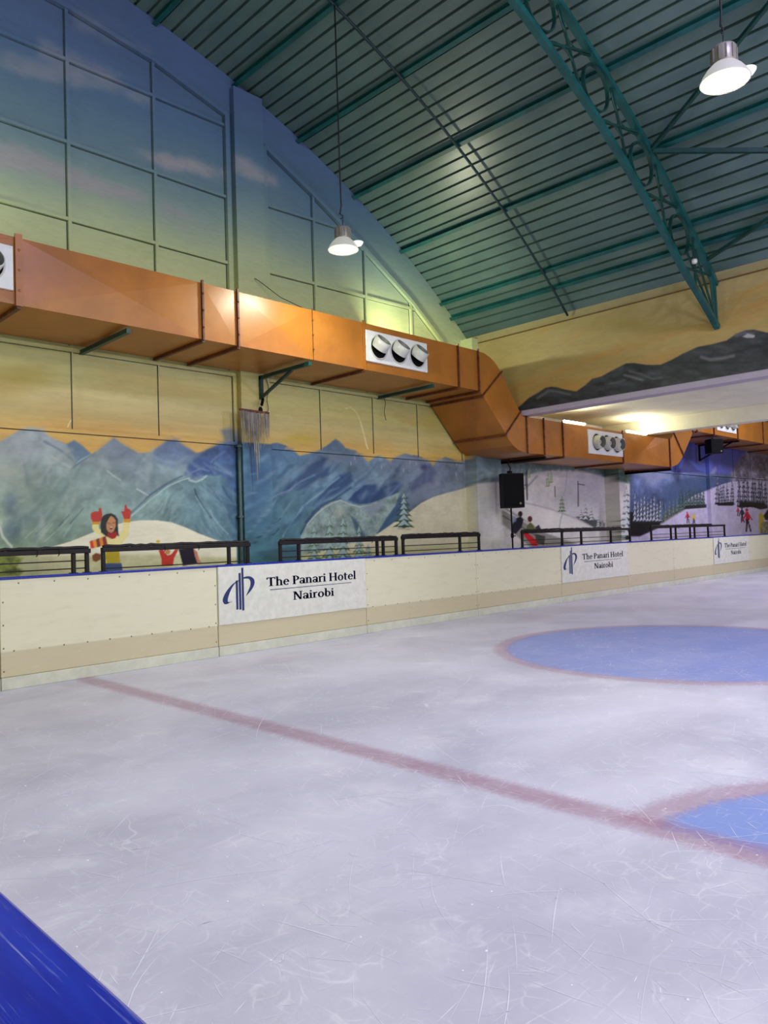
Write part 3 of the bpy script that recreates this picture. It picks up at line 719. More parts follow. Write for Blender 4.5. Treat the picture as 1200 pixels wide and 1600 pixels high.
    N.link(N.math('ADD', N.math('MULTIPLY', cl2, .25), .30), b.inputs['Roughness']); b.inputs['Specular IOR Level'].default_value = .35
    bp = N.n('ShaderNodeBump'); bp.inputs['Strength'].default_value = .15; bp.inputs['Distance'].default_value = .01
    N.link(w2, bp.inputs['Height']); N.link(bp.outputs[0], b.inputs['Normal'])
    return m
M_ice = ice_mat()
M_scr = mat('skate_scratch', (224,223,236), .6, var=.03)

# ------------------------------------------------------------------ floor (ice with skate marks)
def make_floor():
    mb = MB()
    mb.add([(XL, YF, 0), (XR, YF, 0), (XR, YW, 0), (XL, YW, 0)], [(0, 1, 2, 3)], 0)
    R = random.Random(5)
    for _ in range(3600):
        d = 1.6+9.5*R.random()**1.2; a = R.uniform(-.03, 1.56)
        x, y = d*math.cos(a), d*math.sin(a)
        if R.random() < .35: x, y = R.uniform(.6, 22), R.uniform(-.5, 8.5)
        if not (.5 < x < 26 and -2 < y < 8.55): continue
        L = R.choice([.04, .06, .08, .12, .12, .2, .3, .45, .7])*R.uniform(.6, 1.3); k = R.gauss(0, .45); t = R.uniform(0, 2*PI)
        L *= min(1, .35+d/7); w = R.choice([.0012, .0015, .002, .003])*(1+d*.06); n = max(3, int(L/.07)); pts = []
        px, py = x, y
        for i in range(n+1):
            pts.append((px, py)); px += math.cos(t)*L/n; py += math.sin(t)*L/n; t += k*L/n
        if any(not (.4 < q[0] < 26.5 and -3 < q[1] < 8.6) for q in pts): continue
        vs = []; fs = []
        for i, (px, py) in enumerate(pts):
            j = min(i+1, n); h = max(i-1, 0); ux, uy = pts[j][0]-pts[h][0], pts[j][1]-pts[h][1]; q = math.hypot(ux, uy)+1e-9
            ww = w*.5*math.sin(PI*(i+.35)/(n+.7)); vs += [(px-uy/q*ww, py+ux/q*ww, .001), (px+uy/q*ww, py-ux/q*ww, .001)]
            if i: fs.append((2*i-2, 2*i-1, 2*i+1, 2*i))
        mb.add(vs, fs, 1)
    # crumbs of scraped ice
    for _ in range(500):
        d = 1.5+8*R.random(); a = R.uniform(0, 1.55); x, y = d*math.cos(a), d*math.sin(a); r = R.uniform(.002, .007)
        if x < .45 or y > 8.6: continue
        mb.add([(x+r*math.cos(t)*R.uniform(.6, 1.3), y+r*math.sin(t)*R.uniform(.6, 1.3), 0.0005) for t in np.linspace(0, 2*PI, 7)[:-1]]+[(x, y, r*.7)],
               [(i, (i+1) % 6, 6) for i in range(6)], 1)
    o = mb.build('floor', [M_ice, M_scr], fix=False); tag(o, kind='structure')
make_floor()

# ------------------------------------------------------------------ painted walls
def spaced(f, lo, hi, px):         # positions from lo to hi about px image pixels apart
    s = np.linspace(lo, hi, 4000); q = f(s); d = np.concatenate([[0], np.cumsum(np.abs(np.diff(q)))])
    return np.interp(np.linspace(0, d[-1], max(2, int(d[-1]/px))), d, s)
def xs_of(s): return sheet(np.stack([s, np.full_like(s, YW), np.full_like(s, 1.6)], 1))[0]
def multi_grid(name, grids, m):
    P = []; Q = []; o = 0
    for fn, U, V in grids:
        uu, vv = np.meshgrid(U, V, indexing='ij'); p = np.stack(fn(uu.ravel(), vv.ravel()), 1); i = np.arange(len(p)).reshape(len(U), len(V))+o
        Q.append(np.stack([i[:-1, :-1], i[1:, :-1], i[1:, 1:], i[:-1, 1:]], -1).reshape(-1, 4)); P.append(p); o += len(p)
    P = np.concatenate(P); Q = np.concatenate(Q)
    me = bpy.data.meshes.new(name); me.vertices.add(len(P)); me.vertices.foreach_set('co', P.ravel())
    me.loops.add(Q.size); me.loops.foreach_set('vertex_index', Q.ravel().astype(np.int32))
    me.polygons.add(len(Q)); me.polygons.foreach_set('loop_start', (np.arange(len(Q))*4).astype(np.int32))
    me.update(calc_edges=True); me.materials.append(m)
    ob = bpy.data.objects.new(name, me); COL.objects.link(ob); WL[name] = Vector((0,0,0)); WL[ob.name] = Vector((0,0,0))
    return ob
ZT = 4.45; ZR = 6.6
Ux = np.concatenate([np.arange(XL, 2.55, .12), spaced(xs_of, 2.6, 31.9, 1.3)])
Vz = np.concatenate([[0, .6, 1.08], np.arange(1.12, 3.25, .0118), np.arange(3.26, ZT, .022), [ZT]])
Uc = np.concatenate([np.arange(XL, 2.4, .3), spaced(xs_of, 2.6, XE, 3.5)]); Uc[-1] = XE
Vt = np.linspace(0, 1, 110)
ztop = np.vectorize(lambda x: arc_z(x, AR-.005))
Ur = spaced(xs_of, XE, 31.9, 3.0); Ur[0] = XE
wb = multi_grid('wall_back', [
    (lambda u, v: (u, np.full_like(u, YW), v), Ux, Vz),
    (lambda u, v: (u, np.full_like(u, YW), ZT+(ztop(u)-ZT)*v), Uc, Vt),
    (lambda u, v: (u, np.full_like(u, YW), v), Ur, np.linspace(ZT, ZR, 60))], M_wall)
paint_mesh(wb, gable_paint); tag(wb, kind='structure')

def eave_fn(P):
    p = Paint(P); eave_paint(p); return p
def ys_of(s): return sheet(np.stack([np.full_like(s, XE), s, np.full_like(s, 4.5)], 1))[0]
wr = multi_grid('wall_right', [
    (lambda u, v: (np.full_like(u, XE), u, v), np.concatenate([np.arange(YF, 3.4, .25), spaced(ys_of, 3.5, YW, 1.6)]), np.arange(3.86, 5.722, .012)),
    (lambda u, v: (XE+v, u, np.full_like(u, 3.86)), np.array([YF, YW]), np.array([0, .28])),
    (lambda u, v: (np.full_like(u, XE+.28), u, v), np.array([YF, YW]), np.array([3.86, 5.72]))], M_wall)
paint_mesh(wr, eave_fn); tag(wr, kind='structure')

def painted_struct(name, mb, mats=None, mi_seal=False):
    o = mb.build(name, mats or [M_wall]); paint_mesh(o, gable_paint); return tag(o, kind='structure')
def subdiv_box(mb, x0, x1, y0, y1, z0, z1, step=.05, ztop=None):
    """box with a fine front face (towards -y) and left face, so that paint can vary along it"""
    n = max(2, int((z1-z0)/step)); mxs = max(1, int((x1-x0)/.08)); zs = np.linspace(z0, z1, n+1)
    xs = np.linspace(x0, x1, mxs+1); vs = []; fs = []
    for z in zs: vs += [(x, y0, z) for x in xs]
    w = mxs+1
    for i in range(n):
        for j in range(mxs): fs.append((i*w+j, i*w+j+1, (i+1)*w+j+1, (i+1)*w+j))
    o = len(vs)
    for z in zs: vs += [(x0, y1, z), (x0, y0, z), (x1, y0, z), (x1, y1, z)]
    for i in range(n):
        a = o+i*4; fs += [(a, a+1, a+5, a+4), (a+2, a+3, a+7, a+6)]
    a = o+n*4; fs += [(a, a+1, a+2, a+3), (o, o+3, o+2, o+1)]
    mb.add(vs, fs)
    return mb
mb = MB(); subdiv_box(mb, 6.72, 7.27, 9.78, YW, 0, arc_z(7.27)-.02, .03); painted_struct('trim_1', mb)
mb = MB(); subdiv_box(mb, 12.36, 13.22, 9.60, YW, 0, 3.86, .03); subdiv_box(mb, 12.36, 12.565, 9.60, YW, 3.86, 5.62, .05); painted_struct('trim_2', mb)
mb = MB(); subdiv_box(mb, 18.20, 18.52, 9.48, YW, 0, 3.92, .03); painted_struct('trim_3', mb)
mb = MB(); subdiv_box(mb, 24.9, 25.2, 9.78, YW, 0, ZR, .05); painted_struct('trim_4', mb)

# painted-over windows of the gable: frame bars with dark seals along the panes
def window(name, bars, border=(), big=False):
    mb = MB(); sl = MB()
    def seg(p, q, w, d, seal=True):
        (x0, z0), (x1, z1) = p, q; L = math.hypot(x1-x0, z1-z0); n = max(1, int(L/.12)); dx, dz = (x1-x0)/L, (z1-z0)/L
        for k in range(n):
            a = (x0+(x1-x0)*k/n, z0+(z1-z0)*k/n); b = (x0+(x1-x0)*(k+1)/n, z0+(z1-z0)*(k+1)/n)
            mb.bar((a[0], YW-d/2, a[1]), (b[0], YW-d/2, b[1]), d, w, up=(-dz, 0, dx))
        nx, nz = -dz*(w/2+.005), dx*(w/2+.005)
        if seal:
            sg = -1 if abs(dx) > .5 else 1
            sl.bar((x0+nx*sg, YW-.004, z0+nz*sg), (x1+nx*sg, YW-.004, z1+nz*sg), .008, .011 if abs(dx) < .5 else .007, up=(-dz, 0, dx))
    for k, (p, q) in enumerate(bars): seg(p, q, .045 if big else .022, (.05 if big else .018)-(.004 if abs(q[0]-p[0]) > .5 else 0)-.0004*k)
    for k, (p, q) in enumerate(border): seg(p, q, .07 if big else .05, (.075 if big else .035)-.0006*k)
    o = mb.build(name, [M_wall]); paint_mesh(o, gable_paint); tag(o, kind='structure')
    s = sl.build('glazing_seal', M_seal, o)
    return o
def chain(pts): return [(pts[i], pts[i+1]) for i in range(len(pts)-1)]
topL = [(1.6,8.92),(2.86,8.90),(4.16,8.80),(5.37,8.62),(6.62,8.27)]
topR = [(7.34,8.02),(8.37,7.52),(9.58,6.86),(10.81,6.13),(11.70,5.46)]
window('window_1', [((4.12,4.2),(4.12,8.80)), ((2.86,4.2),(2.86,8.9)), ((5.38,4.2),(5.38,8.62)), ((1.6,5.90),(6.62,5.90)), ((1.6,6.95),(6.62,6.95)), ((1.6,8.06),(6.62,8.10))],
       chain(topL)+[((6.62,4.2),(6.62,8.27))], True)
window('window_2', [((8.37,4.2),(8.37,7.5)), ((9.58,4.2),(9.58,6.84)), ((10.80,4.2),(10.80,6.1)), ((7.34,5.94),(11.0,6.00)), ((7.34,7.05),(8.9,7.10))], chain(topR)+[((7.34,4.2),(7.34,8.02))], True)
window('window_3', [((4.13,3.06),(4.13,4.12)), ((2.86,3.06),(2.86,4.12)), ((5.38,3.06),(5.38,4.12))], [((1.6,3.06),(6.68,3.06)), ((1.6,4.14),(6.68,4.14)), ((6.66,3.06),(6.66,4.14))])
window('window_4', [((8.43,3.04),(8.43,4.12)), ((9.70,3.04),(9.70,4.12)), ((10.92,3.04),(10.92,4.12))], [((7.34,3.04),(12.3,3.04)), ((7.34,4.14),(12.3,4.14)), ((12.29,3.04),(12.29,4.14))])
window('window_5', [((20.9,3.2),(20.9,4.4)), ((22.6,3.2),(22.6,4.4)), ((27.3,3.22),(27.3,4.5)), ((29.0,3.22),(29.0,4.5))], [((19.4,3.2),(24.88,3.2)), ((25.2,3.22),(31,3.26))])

# ------------------------------------------------------------------ roof and unseen enclosure
def make_ceiling():
    a0 = math.atan2(arc_z(XE)-AZ, XE-AX); a1 = math.atan2(arc_z(XL)-AZ, XL-AX)
    prof = []; pitch = .2; n = int((a1-a0)*AR/pitch)
    for k in range(n):
        s = k*pitch
        for ds, r in ((0, AR), (.158, AR), (.162, AR+.06), (.196, AR+.06)): prof.append((a0+(s+ds)/AR, r))
    prof.append((a1, AR))
    mb = MB(); vs = []; fs = []
    for a, r in prof:
        x, z = AX+r*math.cos(a), AZ+r*math.sin(a); vs += [(x, YF-.1, z), (x, YW+.15, z)]
    for i in range(len(prof)-1): fs.append((2*i, 2*i+1, 2*i+3, 2*i+2))
    mb.add(vs, fs); return tag(mb.build('ceiling', M_roof, fix=False), kind='structure')
make_ceiling()
mb = MB(); mb.box(XL-.2, XL, YF, YW, 0, arc_z(XL)+.05); tag(mb.build('wall_left', M_plain), kind='structure')
mb = MB()
pts = [(XL, 0), (XE, 0)]+[(AX+AR*math.cos(a), AZ+AR*math.sin(a)-.01) for a in np.linspace(math.atan2(arc_z(XE)-AZ, XE-AX), math.atan2(arc_z(XL)-AZ, XL-AX), 40)]
mb.prism(pts, YF-.2, YF); tag(mb.build('wall_front', M_plain), kind='structure')
# low wing behind the eave wall: flat ceiling, beam, high bay beyond
mb = MB(); mb.box(XE+.28, 18.19, YF, YW, 4.27, 4.40); tag(mb.build('ceiling_low', M_grey), kind='structure')
mb = MB(); mb.add([(13.0, YW-.02, 4.265), (18.15, YW-.02, 4.265), (13.0, 8.3, 4.262), (18.15, YW-.02, 4.20), (13.0, YW-.02, 4.20)], [(0, 1, 2), (0, 1, 3, 4)]); tag(mb.build('trim_5', M_grey), kind='structure')  # wall edge strip, plus a facet shaped to draw the tubes' shadow line
mb = MB(); mb.box(18.19, 18.55, YF, YW-.002, 3.92, 4.40); tag(mb.build('trim_6', M_grey), kind='structure')
mb = MB(); mb.box(18.55, XR, YF, YW, ZR-.02, ZR+.1); tag(mb.build('ceiling_far', M_grey), kind='structure')
mb = MB(); mb.box(XR, XR+.2, YF, YW, 0, ZR); tag(mb.build('wall_far', M_plain), kind='structure')
mb = MB(); mb.box(XE+.28, XR, YF-.2, YF, 0, ZR); tag(mb.build('wall_front_low', M_plain), kind='structure')
mb = MB(); mb.box(18.55, 18.7, YF, YW-.002, 4.40, ZR); tag(mb.build('wall_wing', M_grey), kind='structure')
mb = MB(); mb.box(XE-.035, XE, YF, 9.58, 5.525, 5.540); tag(mb.build('trim_7', mat('tan_strip', (118,88,56), .7)), kind='structure')

# ------------------------------------------------------------------ roof steel
def arc_line(r, a0, a1, n, y): return [(AX+r*math.cos(a), y, AZ+r*math.sin(a)) for a in np.linspace(a0, a1, n)]
PUR = [((12.06,6.04), 'lowest green roof purlin, close above the yellow eave wall'),
       ((11.75,6.29), 'green roof purlin second up from the yellow eave wall, close to the lowest one'),
       ((10.60,7.10), 'green roof purlin third up from the yellow eave wall'),
       ((9.38,7.81), 'green roof purlin fourth up from the yellow eave wall'),
       ((8.09,8.40), 'green roof purlin fifth up from the yellow eave wall, crossing behind the lamp cord'),
       ((6.81,8.86), 'green roof purlin from which the lamp cord near the painted gable hangs'),
       ((5.44,9.22), 'topmost green roof purlin at the upper left, above the painted blue sky')]
for (x, z), lab in PUR:
    a = math.atan2(z-AZ, x-AX); c, s = math.cos(a), math.sin(a)
    mb = MB(); r = AR-.055
    # C section: web and two flanges
    for w, h, dr, dt in ((.07, .012, -.045, 0), (.07, .012, .045, 0), (.012, .10, 0, -.029)):
        rr = r+dr; px, pz = AX+rr*c-dt*s, AZ+rr*s+dt*c
        mb.bar((px, YF, pz), (px, YW-.005, pz), w, h, up=(c, 0, s))
    o = mb.build('roof_purlin', M_teal); tag(o, lab, 'roof beam', 'green roof purlins')
mb = MB(); mb.sweep(arc_line(AR-.13, math.atan2(5.66-AZ, XE-.03-AX), 2.2, 70, 7.4), .022, 8)
tag(mb.build('sag_rod', M_rod), 'thin dark curved rod crossing the roof purlins between gable wall and truss', 'rod')

ty = lambda a, r: 4.857-.0384*((AX+r*math.cos(a))-8.3)
def truss():
    t = thing('roof_truss', (XE-.1, 4.70, 4.8), 'green curved lattice roof truss with rings, springing from the yellow eave wall', 'roof truss')
    A0 = math.acos((XE-.01-AX)/(AR-.16)); A1 = math.acos((XE-.01-AX)/(AR-.68)); SP = .0862
    def pt(a, d): r = AR-d; return (AX+r*math.cos(a), ty(a, r), AZ+r*math.sin(a))
    up = [pt(a, .16) for a in np.linspace(A0, 2.2, 60)]
    lo = [pt(a, .90-.22*max(0, 1-(a-A1)/.09)) for a in np.concatenate([np.linspace(A1, A1+.1, 8)[:-1], np.linspace(A1+.1, 2.2, 60)])]
    ups = lambda P: [((p[0]-AX)/AR, 0, (p[2]-AZ)/AR) for p in P]
    m = MB(); m.ribbon(up, .10, .08, ups(up)); m.build('upper_chord', M_teal, t)
    m = MB(); m.ribbon(lo, .085, .08, ups(lo)); m.build('lower_chord', M_teal, t)
    a = .925; n = Vector((.038, 1, 0)).normalized()
    while a < 2.1:
        c = Vector(pt(a, .53)); e = Vector((math.cos(a), 0, math.sin(a))); f = n.cross(e)
        m = MB(); m.ribbon([c+(e*math.cos(q)+f*math.sin(q))*.305 for q in np.linspace(0, 2*PI, 41)], .05, .022, [e*math.cos(q)+f*math.sin(q) for q in np.linspace(0, 2*PI, 41)]); m.build('ring', M_dteal, t)
        s = SP
        m = MB(); m.bar(pt(a+.019, .84), pt(a+s-.019, .2), .03, .03); m.bar(pt(a+.019, .2), pt(a+s-.019, .84), .03, .03); m.build('lacing', M_dteal, t)
        m = MB()
        for sg in (1, -1):
            m.sweep([pt(a+s*(.5+.30*q), .53+sg*(.09+.22*q*q)) for q in np.linspace(-1, 1, 13)], .012, 6)
        m.build('bowed_bar', M_dteal, t)
        a += s
    m = MB(); m.bar(pt(.905, .2), pt(.868, .82), .03); m.bar(pt(.900, .84), pt(.858, .2), .03); m.build('lacing', M_dteal, t)
    m = MB(); m.bar(pt(A0+.003, .18), pt(A1+.004, .66), .045); m.bar(pt(.856, .22), pt(A1+.008, .68), .03); m.build('end_strut', M_teal, t)
    m = MB(); m.bar(pt(.895, .30), pt(A1+.003, .64), .028); m.bar(pt(.905, .56), pt(A1+.006, .66), .028); m.build('lacing', M_dteal, t)
    m = MB(); c = Vector(pt(.896, .66)); m.lathe([(0, 0), (.035, 0), (.045, .03), (.03, .07), (0, .07)], (c.x, c.y-.06, c.z), (0, -1, 0), 16); m.build('white_knob', M_white, t)
truss()
def rp(x, y, d): 
    p = arc_pt(x, AR-d); return (p[0], y, p[1])
for pts, lab, w in [([rp(10.60,4.72,.17), rp(11.55,2.2,.17)], 'dark roof brace running level to the right from the middle of the truss', .06),
                 ([rp(10.56,4.72,.17), rp(9.2,2.2,.17)], 'dark roof brace slanting up from the truss behind the tilted bright lamp', .05),
                 ([rp(12.28,4.66,.17), rp(11.55,2.25,.19)], 'dark roof brace slanting up from the foot of the truss near the eave wall', .05)]:
    mb = MB(); mb.bar(pts[0], pts[1], w, w); tag(mb.build('roof_brace', M_dteal), lab, 'brace')
# ------------------------------------------------------------------ dasher boards
SX = [0.26, 2.81, 5.54, 8.28, 11.14, 14.05, 17.03, 19.60, 22.25, 25.10, 28.0, 31.0]
BL = {0: 'cream dasher board at the far left, mostly cut off by the photo edge',
      1: 'plain cream dasher board left of the nearest hotel sign, red line at its foot',
      2: 'cream dasher board carrying the nearest and largest hotel sign',
      3: 'plain cream dasher board just right of the nearest hotel sign',
      4: 'plain cream dasher board just left of the middle hotel sign, below the floor standing speaker',
      5: 'cream dasher board carrying the middle hotel sign of the three',
      6: 'plain pinkish lit dasher board just right of the middle hotel sign',
      7: 'plain dasher board just left of the farthest hotel sign',
      8: 'dasher board carrying the farthest and smallest hotel sign',
      9: 'plain violet lit dasher board right of the farthest hotel sign', 10: 'last dasher board at the right edge of the photo, beyond all signs'}

# --- lettering: a condensed serif face drawn stroke by stroke (units of cap height)
def ring(cx, cy, ro, rp, ri, rq, a0, a1, n=14):
    a = [math.radians(a0+(a1-a0)*k/n) for k in range(n+1)]
    return [('strip', [(cx+ro*math.cos(t), cy+rp*math.sin(t)) for t in a], [(cx+ri*math.cos(t), cy+rq*math.sin(t)) for t in a])]
def rc(x0, y0, x1, y1): return [('poly', [(x0, y0), (x1, y0), (x1, y1), (x0, y1)])]
GL = {
 'T': (.84, rc(.02,.92,.80,1)+rc(.33,.04,.48,.92)+rc(.22,0,.59,.055)+rc(.02,.78,.08,.92)+rc(.74,.78,.80,.92)),
 'h': (.70, rc(.08,.04,.21,1.06)+rc(0,0,.29,.05)+rc(0,1.02,.1,1.06)+ring(.33,.47,.24,.24,.11,.17,0,150)+rc(.44,.04,.57,.48)+rc(.37,0,.66,.05)),
 'e': (.60, ring(.29,.34,.27,.36,.14,.30,0,320)+rc(.12,.36,.55,.42)),
 'P': (.66, rc(.08,.04,.23,.96)+rc(0,0,.32,.05)+rc(0,.95,.3,1)+ring(.26,.72,.36,.28,.21,.22,-92,92)+rc(.2,.94,.3,1)+rc(.2,.44,.28,.5)),
 'a': (.60, ring(.26,.48,.25,.23,.12,.17,0,165)+rc(.38,.06,.51,.5)+rc(.38,0,.58,.06)+ring(.23,.2,.21,.21,.09,.14,0,360,18)),
 'n': (.70, rc(.08,.04,.21,.68)+rc(0,0,.29,.05)+rc(0,.64,.1,.69)+ring(.33,.47,.24,.24,.11,.17,0,150)+rc(.44,.04,.57,.48)+rc(.37,0,.66,.05)),
 'r': (.48, rc(.08,.04,.21,.68)+rc(0,0,.3,.05)+rc(0,.64,.1,.69)+ring(.34,.46,.2,.24,.09,.16,55,150)),
 'i': (.33, rc(.08,.04,.21,.68)+rc(0,0,.29,.05)+rc(0,.64,.1,.69)+ring(.145,.9,.085,.085,.0,.0,0,360,12)),
 'H': (.92, rc(.08,.04,.23,.96)+rc(.62,.04,.77,.96)+rc(.23,.47,.62,.54)+rc(0,0,.31,.05)+rc(.54,0,.85,.05)+rc(0,.95,.31,1)+rc(.54,.95,.85,1)),
 'o': (.64, ring(.30,.34,.28,.36,.15,.29,0,360,20)),
 't': (.46, rc(.10,.1,.23,.88)+rc(0,.62,.40,.69)+ring(.26,.13,.16,.14,.03,.06,180,300)),
 'l': (.33, rc(.08,.04,.21,1.06)+rc(0,0,.29,.05)+rc(0,1.02,.1,1.06)),
 'N': (.88, rc(.10,.04,.18,.96)+rc(.66,.04,.74,.96)+[('poly', [(.08,1), (.25,1), (.74,.0), (.60,.0)])]+rc(0,0,.28,.05)+rc(.56,.95,.84,1)+rc(0,.95,.14,1)),
 'b': (.64, rc(.08,.04,.21,1.06)+rc(0,1.02,.1,1.06)+ring(.31,.34,.27,.36,.14,.29,0,360,20)), ' ': (.30, [])}
def text(mb, s, x0, x1, zb, cap, y):
    w = sum(GL[c][0] for c in s); k = (x1-x0)/w; cx = x0
    for c in s:
        adv, prims = GL[c]
        for p in prims:
            if p[0] == 'poly': mb.add([(cx+a*k, y, zb+b*cap) for a, b in p[1]], [tuple(range(len(p[1])))])
            else:
                o, q = p[1], p[2]; n = len(o)
                mb.add([(cx+a*k, y, zb+b*cap) for a, b in o]+[(cx+a*k, y, zb+b*cap) for a, b in q], [(i, i+1, n+i+1, n+i) for i in range(n-1)])
        cx += adv*k
def smooth(pts, n=6):
    out = []
    for i in range(len(pts)-1):
        p0, p1, p2, p3 = pts[max(i-1,0)], pts[i], pts[i+1], pts[min(i+2,len(pts)-1)]
        for k in range(n):
            t = k/n; out.append(tuple(.5*(2*p1[j]+(p2[j]-p0[j])*t+(2*p0[j]-5*p1[j]+4*p2[j]-p3[j])*t*t+(3*p1[j]-p0[j]-3*p2[j]+p3[j])*t**3) for j in (0,1)))
    return out+[pts[-1]]
def sign(parent, x0, x1, wide=1.0):
    yS = YB-.013
    mb = MB(); R = random.Random(int(x0*10)); top = [(x0, 1.195), (x1, 1.195)]; bot = []
    for k in range(24): bot.append((x1-(x1-x0)*k/23, .415+R.uniform(-.004, .004)))
    mb.prism(top[::-1]+bot[::-1] if False else top+bot, yS, YB-.010)
    s = mb.build('sign_film', M_sign, parent); s['label'] = 'white rectangular hotel sign film'
    k = (x1-x0)/2.74; y = yS-.0015
    X = lambda a: x0+a*k
    mb = MB()       # emblem: three bars crossed by two opposed crescents
    for a0, a1, z0, z1 in ((.276,.312,.60,1.00),(.325,.362,.595,1.10),(.372,.408,.58,1.17)):
        mb.add([(X(a0), y, z0), (X(a1), y, z0+.004), (X(a1), y, z1), (X(a0), y, z1-.004)], [(0,1,2,3)])
    # crescents, outer and inner edge sampled together
    lo = smooth([(.335,1.005),(.245,.965),(.165,.905),(.095,.825),(.062,.750),(.082,.700),(.125,.690),(.170,.706),(.212,.716)])
    li = smooth([(.330,.992),(.262,.955),(.212,.900),(.172,.830),(.146,.765),(.142,.728),(.158,.716),(.185,.716),(.214,.720)])
    ro = smooth([(.395,1.030),(.450,1.045),(.520,1.040),(.575,1.005),(.590,.955),(.570,.900),(.530,.850),(.480,.805),(.440,.775)])
    ri = smooth([(.395,1.015),(.440,1.015),(.490,1.010),(.515,.980),(.520,.940),(.510,.900),(.488,.860),(.462,.815),(.438,.778)])
    for o, q in ((lo, li), (ro, ri)):
        n = len(o); mb.add([(X(a), y, z) for a, z in o]+[(X(a), y, z) for a, z in q], [(i, i+1, n+i+1, n+i) for i in range(n-1)])
    mb.build('logo_emblem', M_navy, s)['label'] = 'dark blue emblem of three bars and crescents'
    mb = MB()
    for ox, oz in ((0, 0), (.010, 0), (.005, .003)):      # bold
        text(mb, 'The Panari Hotel', X(.79)+ox, X(2.53)+ox, .882+oz, .122, y); text(mb, 'Nairobi', X(1.26)+ox, X(2.06)+ox, .655+oz, .118, y)
    mb.add([(X(.85), y, .826), (X(2.43), y, .829), (X(2.43), y, .837), (X(.85), y, .836)], [(0,1,2,3)])
    mb.build('lettering', M_navy, s, fix=False)['label'] = 'dark blue serif lettering over two lines'

for i in range(len(SX)-1):
    x0, x1 = SX[i]+.004, SX[i+1]-.004
    t = thing('dasher_board', ((x0+x1)/2, YB, 0), BL[i], 'rink board', 'dasher boards along the far side')
    mb = MB(); mb.bevbox(x0, x1, YB, YB+.10, .135, 1.195, .006)
    R = random.Random(i)
    pts = [(x0+(x1-x0)*(k+.5)/10, .413) for k in range(10)]+[(x0+(x1-x0)*(k+.5)/7, 1.15) for k in range(7)]+[(x0+.03, z) for z in (.2,.45,.7,.95)]+[(x1-.03, z) for z in (.2,.45,.7,.95)]
    if i not in (2, 5, 8):
        for px, pz in pts: mb.lathe([(.0, -.003), (.008, -.002), (.010, 0)], (px, YB, pz), (0,1,0), 8, 1)
    mb.build('panel', [M_board, M_screw], t)
    mb = MB(); mb.bevbox(x0, x1, YB-.012, YB+.08, 0.0, .133, .005); mb.build('kick_plate', M_kick, t)
    mb = MB(); mb.bevbox(x0, x1, YB-.015, YB+.17, 1.196, CAPZ, .006); mb.build('cap_rail', M_cap, t)
    if i in (2, 5): sign(t, x0+.005, x1-.005)
    if i == 8: sign(t, x0+.02, x1-.01)
t = thing('dasher_board', (0.1, 2.5, 0), 'blue topped rink board close to the viewer in the lower left corner', 'rink board')
mb = MB(); mb.bevbox(.12, .22, -2, 8.55, .135, 1.195, .006); mb.build('panel', M_board, t)
mb = MB(); mb.bevbox(.14, .235, -2, 8.55, 0, .133, .005); mb.build('kick_plate', M_kick, t)
mb = MB(); mb.bevbox(-.14, .24, -2, 8.55, 1.196, CAPZ, .006)
mb.build('cap_rail', M_cap, t)['label'] = 'scuffed glossy blue cap'
mb = MB(); mb.lathe([(0, .003), (.008, .003), (.010, 0)], (.165, .715, CAPZ-.001), (0,0,1), 12); mb.build('screw', M_black, t)

# ------------------------------------------------------------------ railings on the boards
def railing(x0, x1, posts, zt, label, mids=(1.275, 1.365), wrap=(0, 1)):
    y = YB+.10
    t = thing('railing', ((x0+x1)/2, y, CAPZ), label, 'railing', 'dark railings on the rink boards')
    mb = MB(); mb.bevbox(x0-.02, x1+.02, y-.03, y+.03, zt-.055, zt, .006); mb.build('top_rail', M_rail, t)
    for px in posts:
        mb = MB(); mb.bevbox(px-.022, px+.022, y-.022, y+.022, CAPZ, zt-.055, .004); mb.box(px-.04, px+.04, y-.04, y+.04, CAPZ, CAPZ+.008); mb.build('post', M_rail, t)
    for z in mids:
        mb = MB(); mb.bar((x0, y, z), (x1, y, z), .016, .014); mb.build('crossbar', M_rail, t)
    R = random.Random(int(x0*100)); a, b = x0+(x1-x0)*wrap[0], x0+(x1-x0)*wrap[1]; n = max(4, int((b-a)/.07))
    mb = MB(); pts = [(a+(b-a)*k/n, y+R.uniform(-.008, .008), zt+.008+R.uniform(0, .014)*(1 if 0 < k < n else 0)) for k in range(n+1)]
    mb.sweep(pts, .020, 7)
    for _ in range(2):
        px = R.uniform(a, b); mb.sweep([(px, y-.03, zt), (px+.01, y-.045, zt-.04), (px-.02, y-.045, zt-.075)], .006, 5)
    mb.build('sleeve', M_wrap, t)['label'] = 'black lumpy sleeve on the top rail'
railing(2.2, 3.84, (3.66, 3.82), 1.505, 'dark railing at the far left, ending beside the painted woman with raised arms')
railing(4.02, 6.13, (4.02, 5.80, 6.11), 1.51, 'dark railing crossing in front of the painted woman in the cream jumper', mids=(1.255,))
railing(6.68, 9.12, (6.68, 7.02, 8.66, 8.80, 9.11), 1.515, 'dark railing in front of the row of small painted firs')
railing(9.27, 11.38, (9.28, 10.80, 11.37), 1.535, 'dark railing below the single painted fir on the snow hill')
railing(12.80, 17.42, (12.80, 14.30, 15.10, 16.45, 17.40), 1.56, 'dark railing right of the standing black speaker, above the middle hotel sign', wrap=(0, .9))
railing(18.55, 23.45, (18.56, 19.72, 20.02, 20.95, 21.25, 22.20, 23.44), 1.575, 'farthest dark railing, left of the farthest hotel sign', wrap=(0, .8))

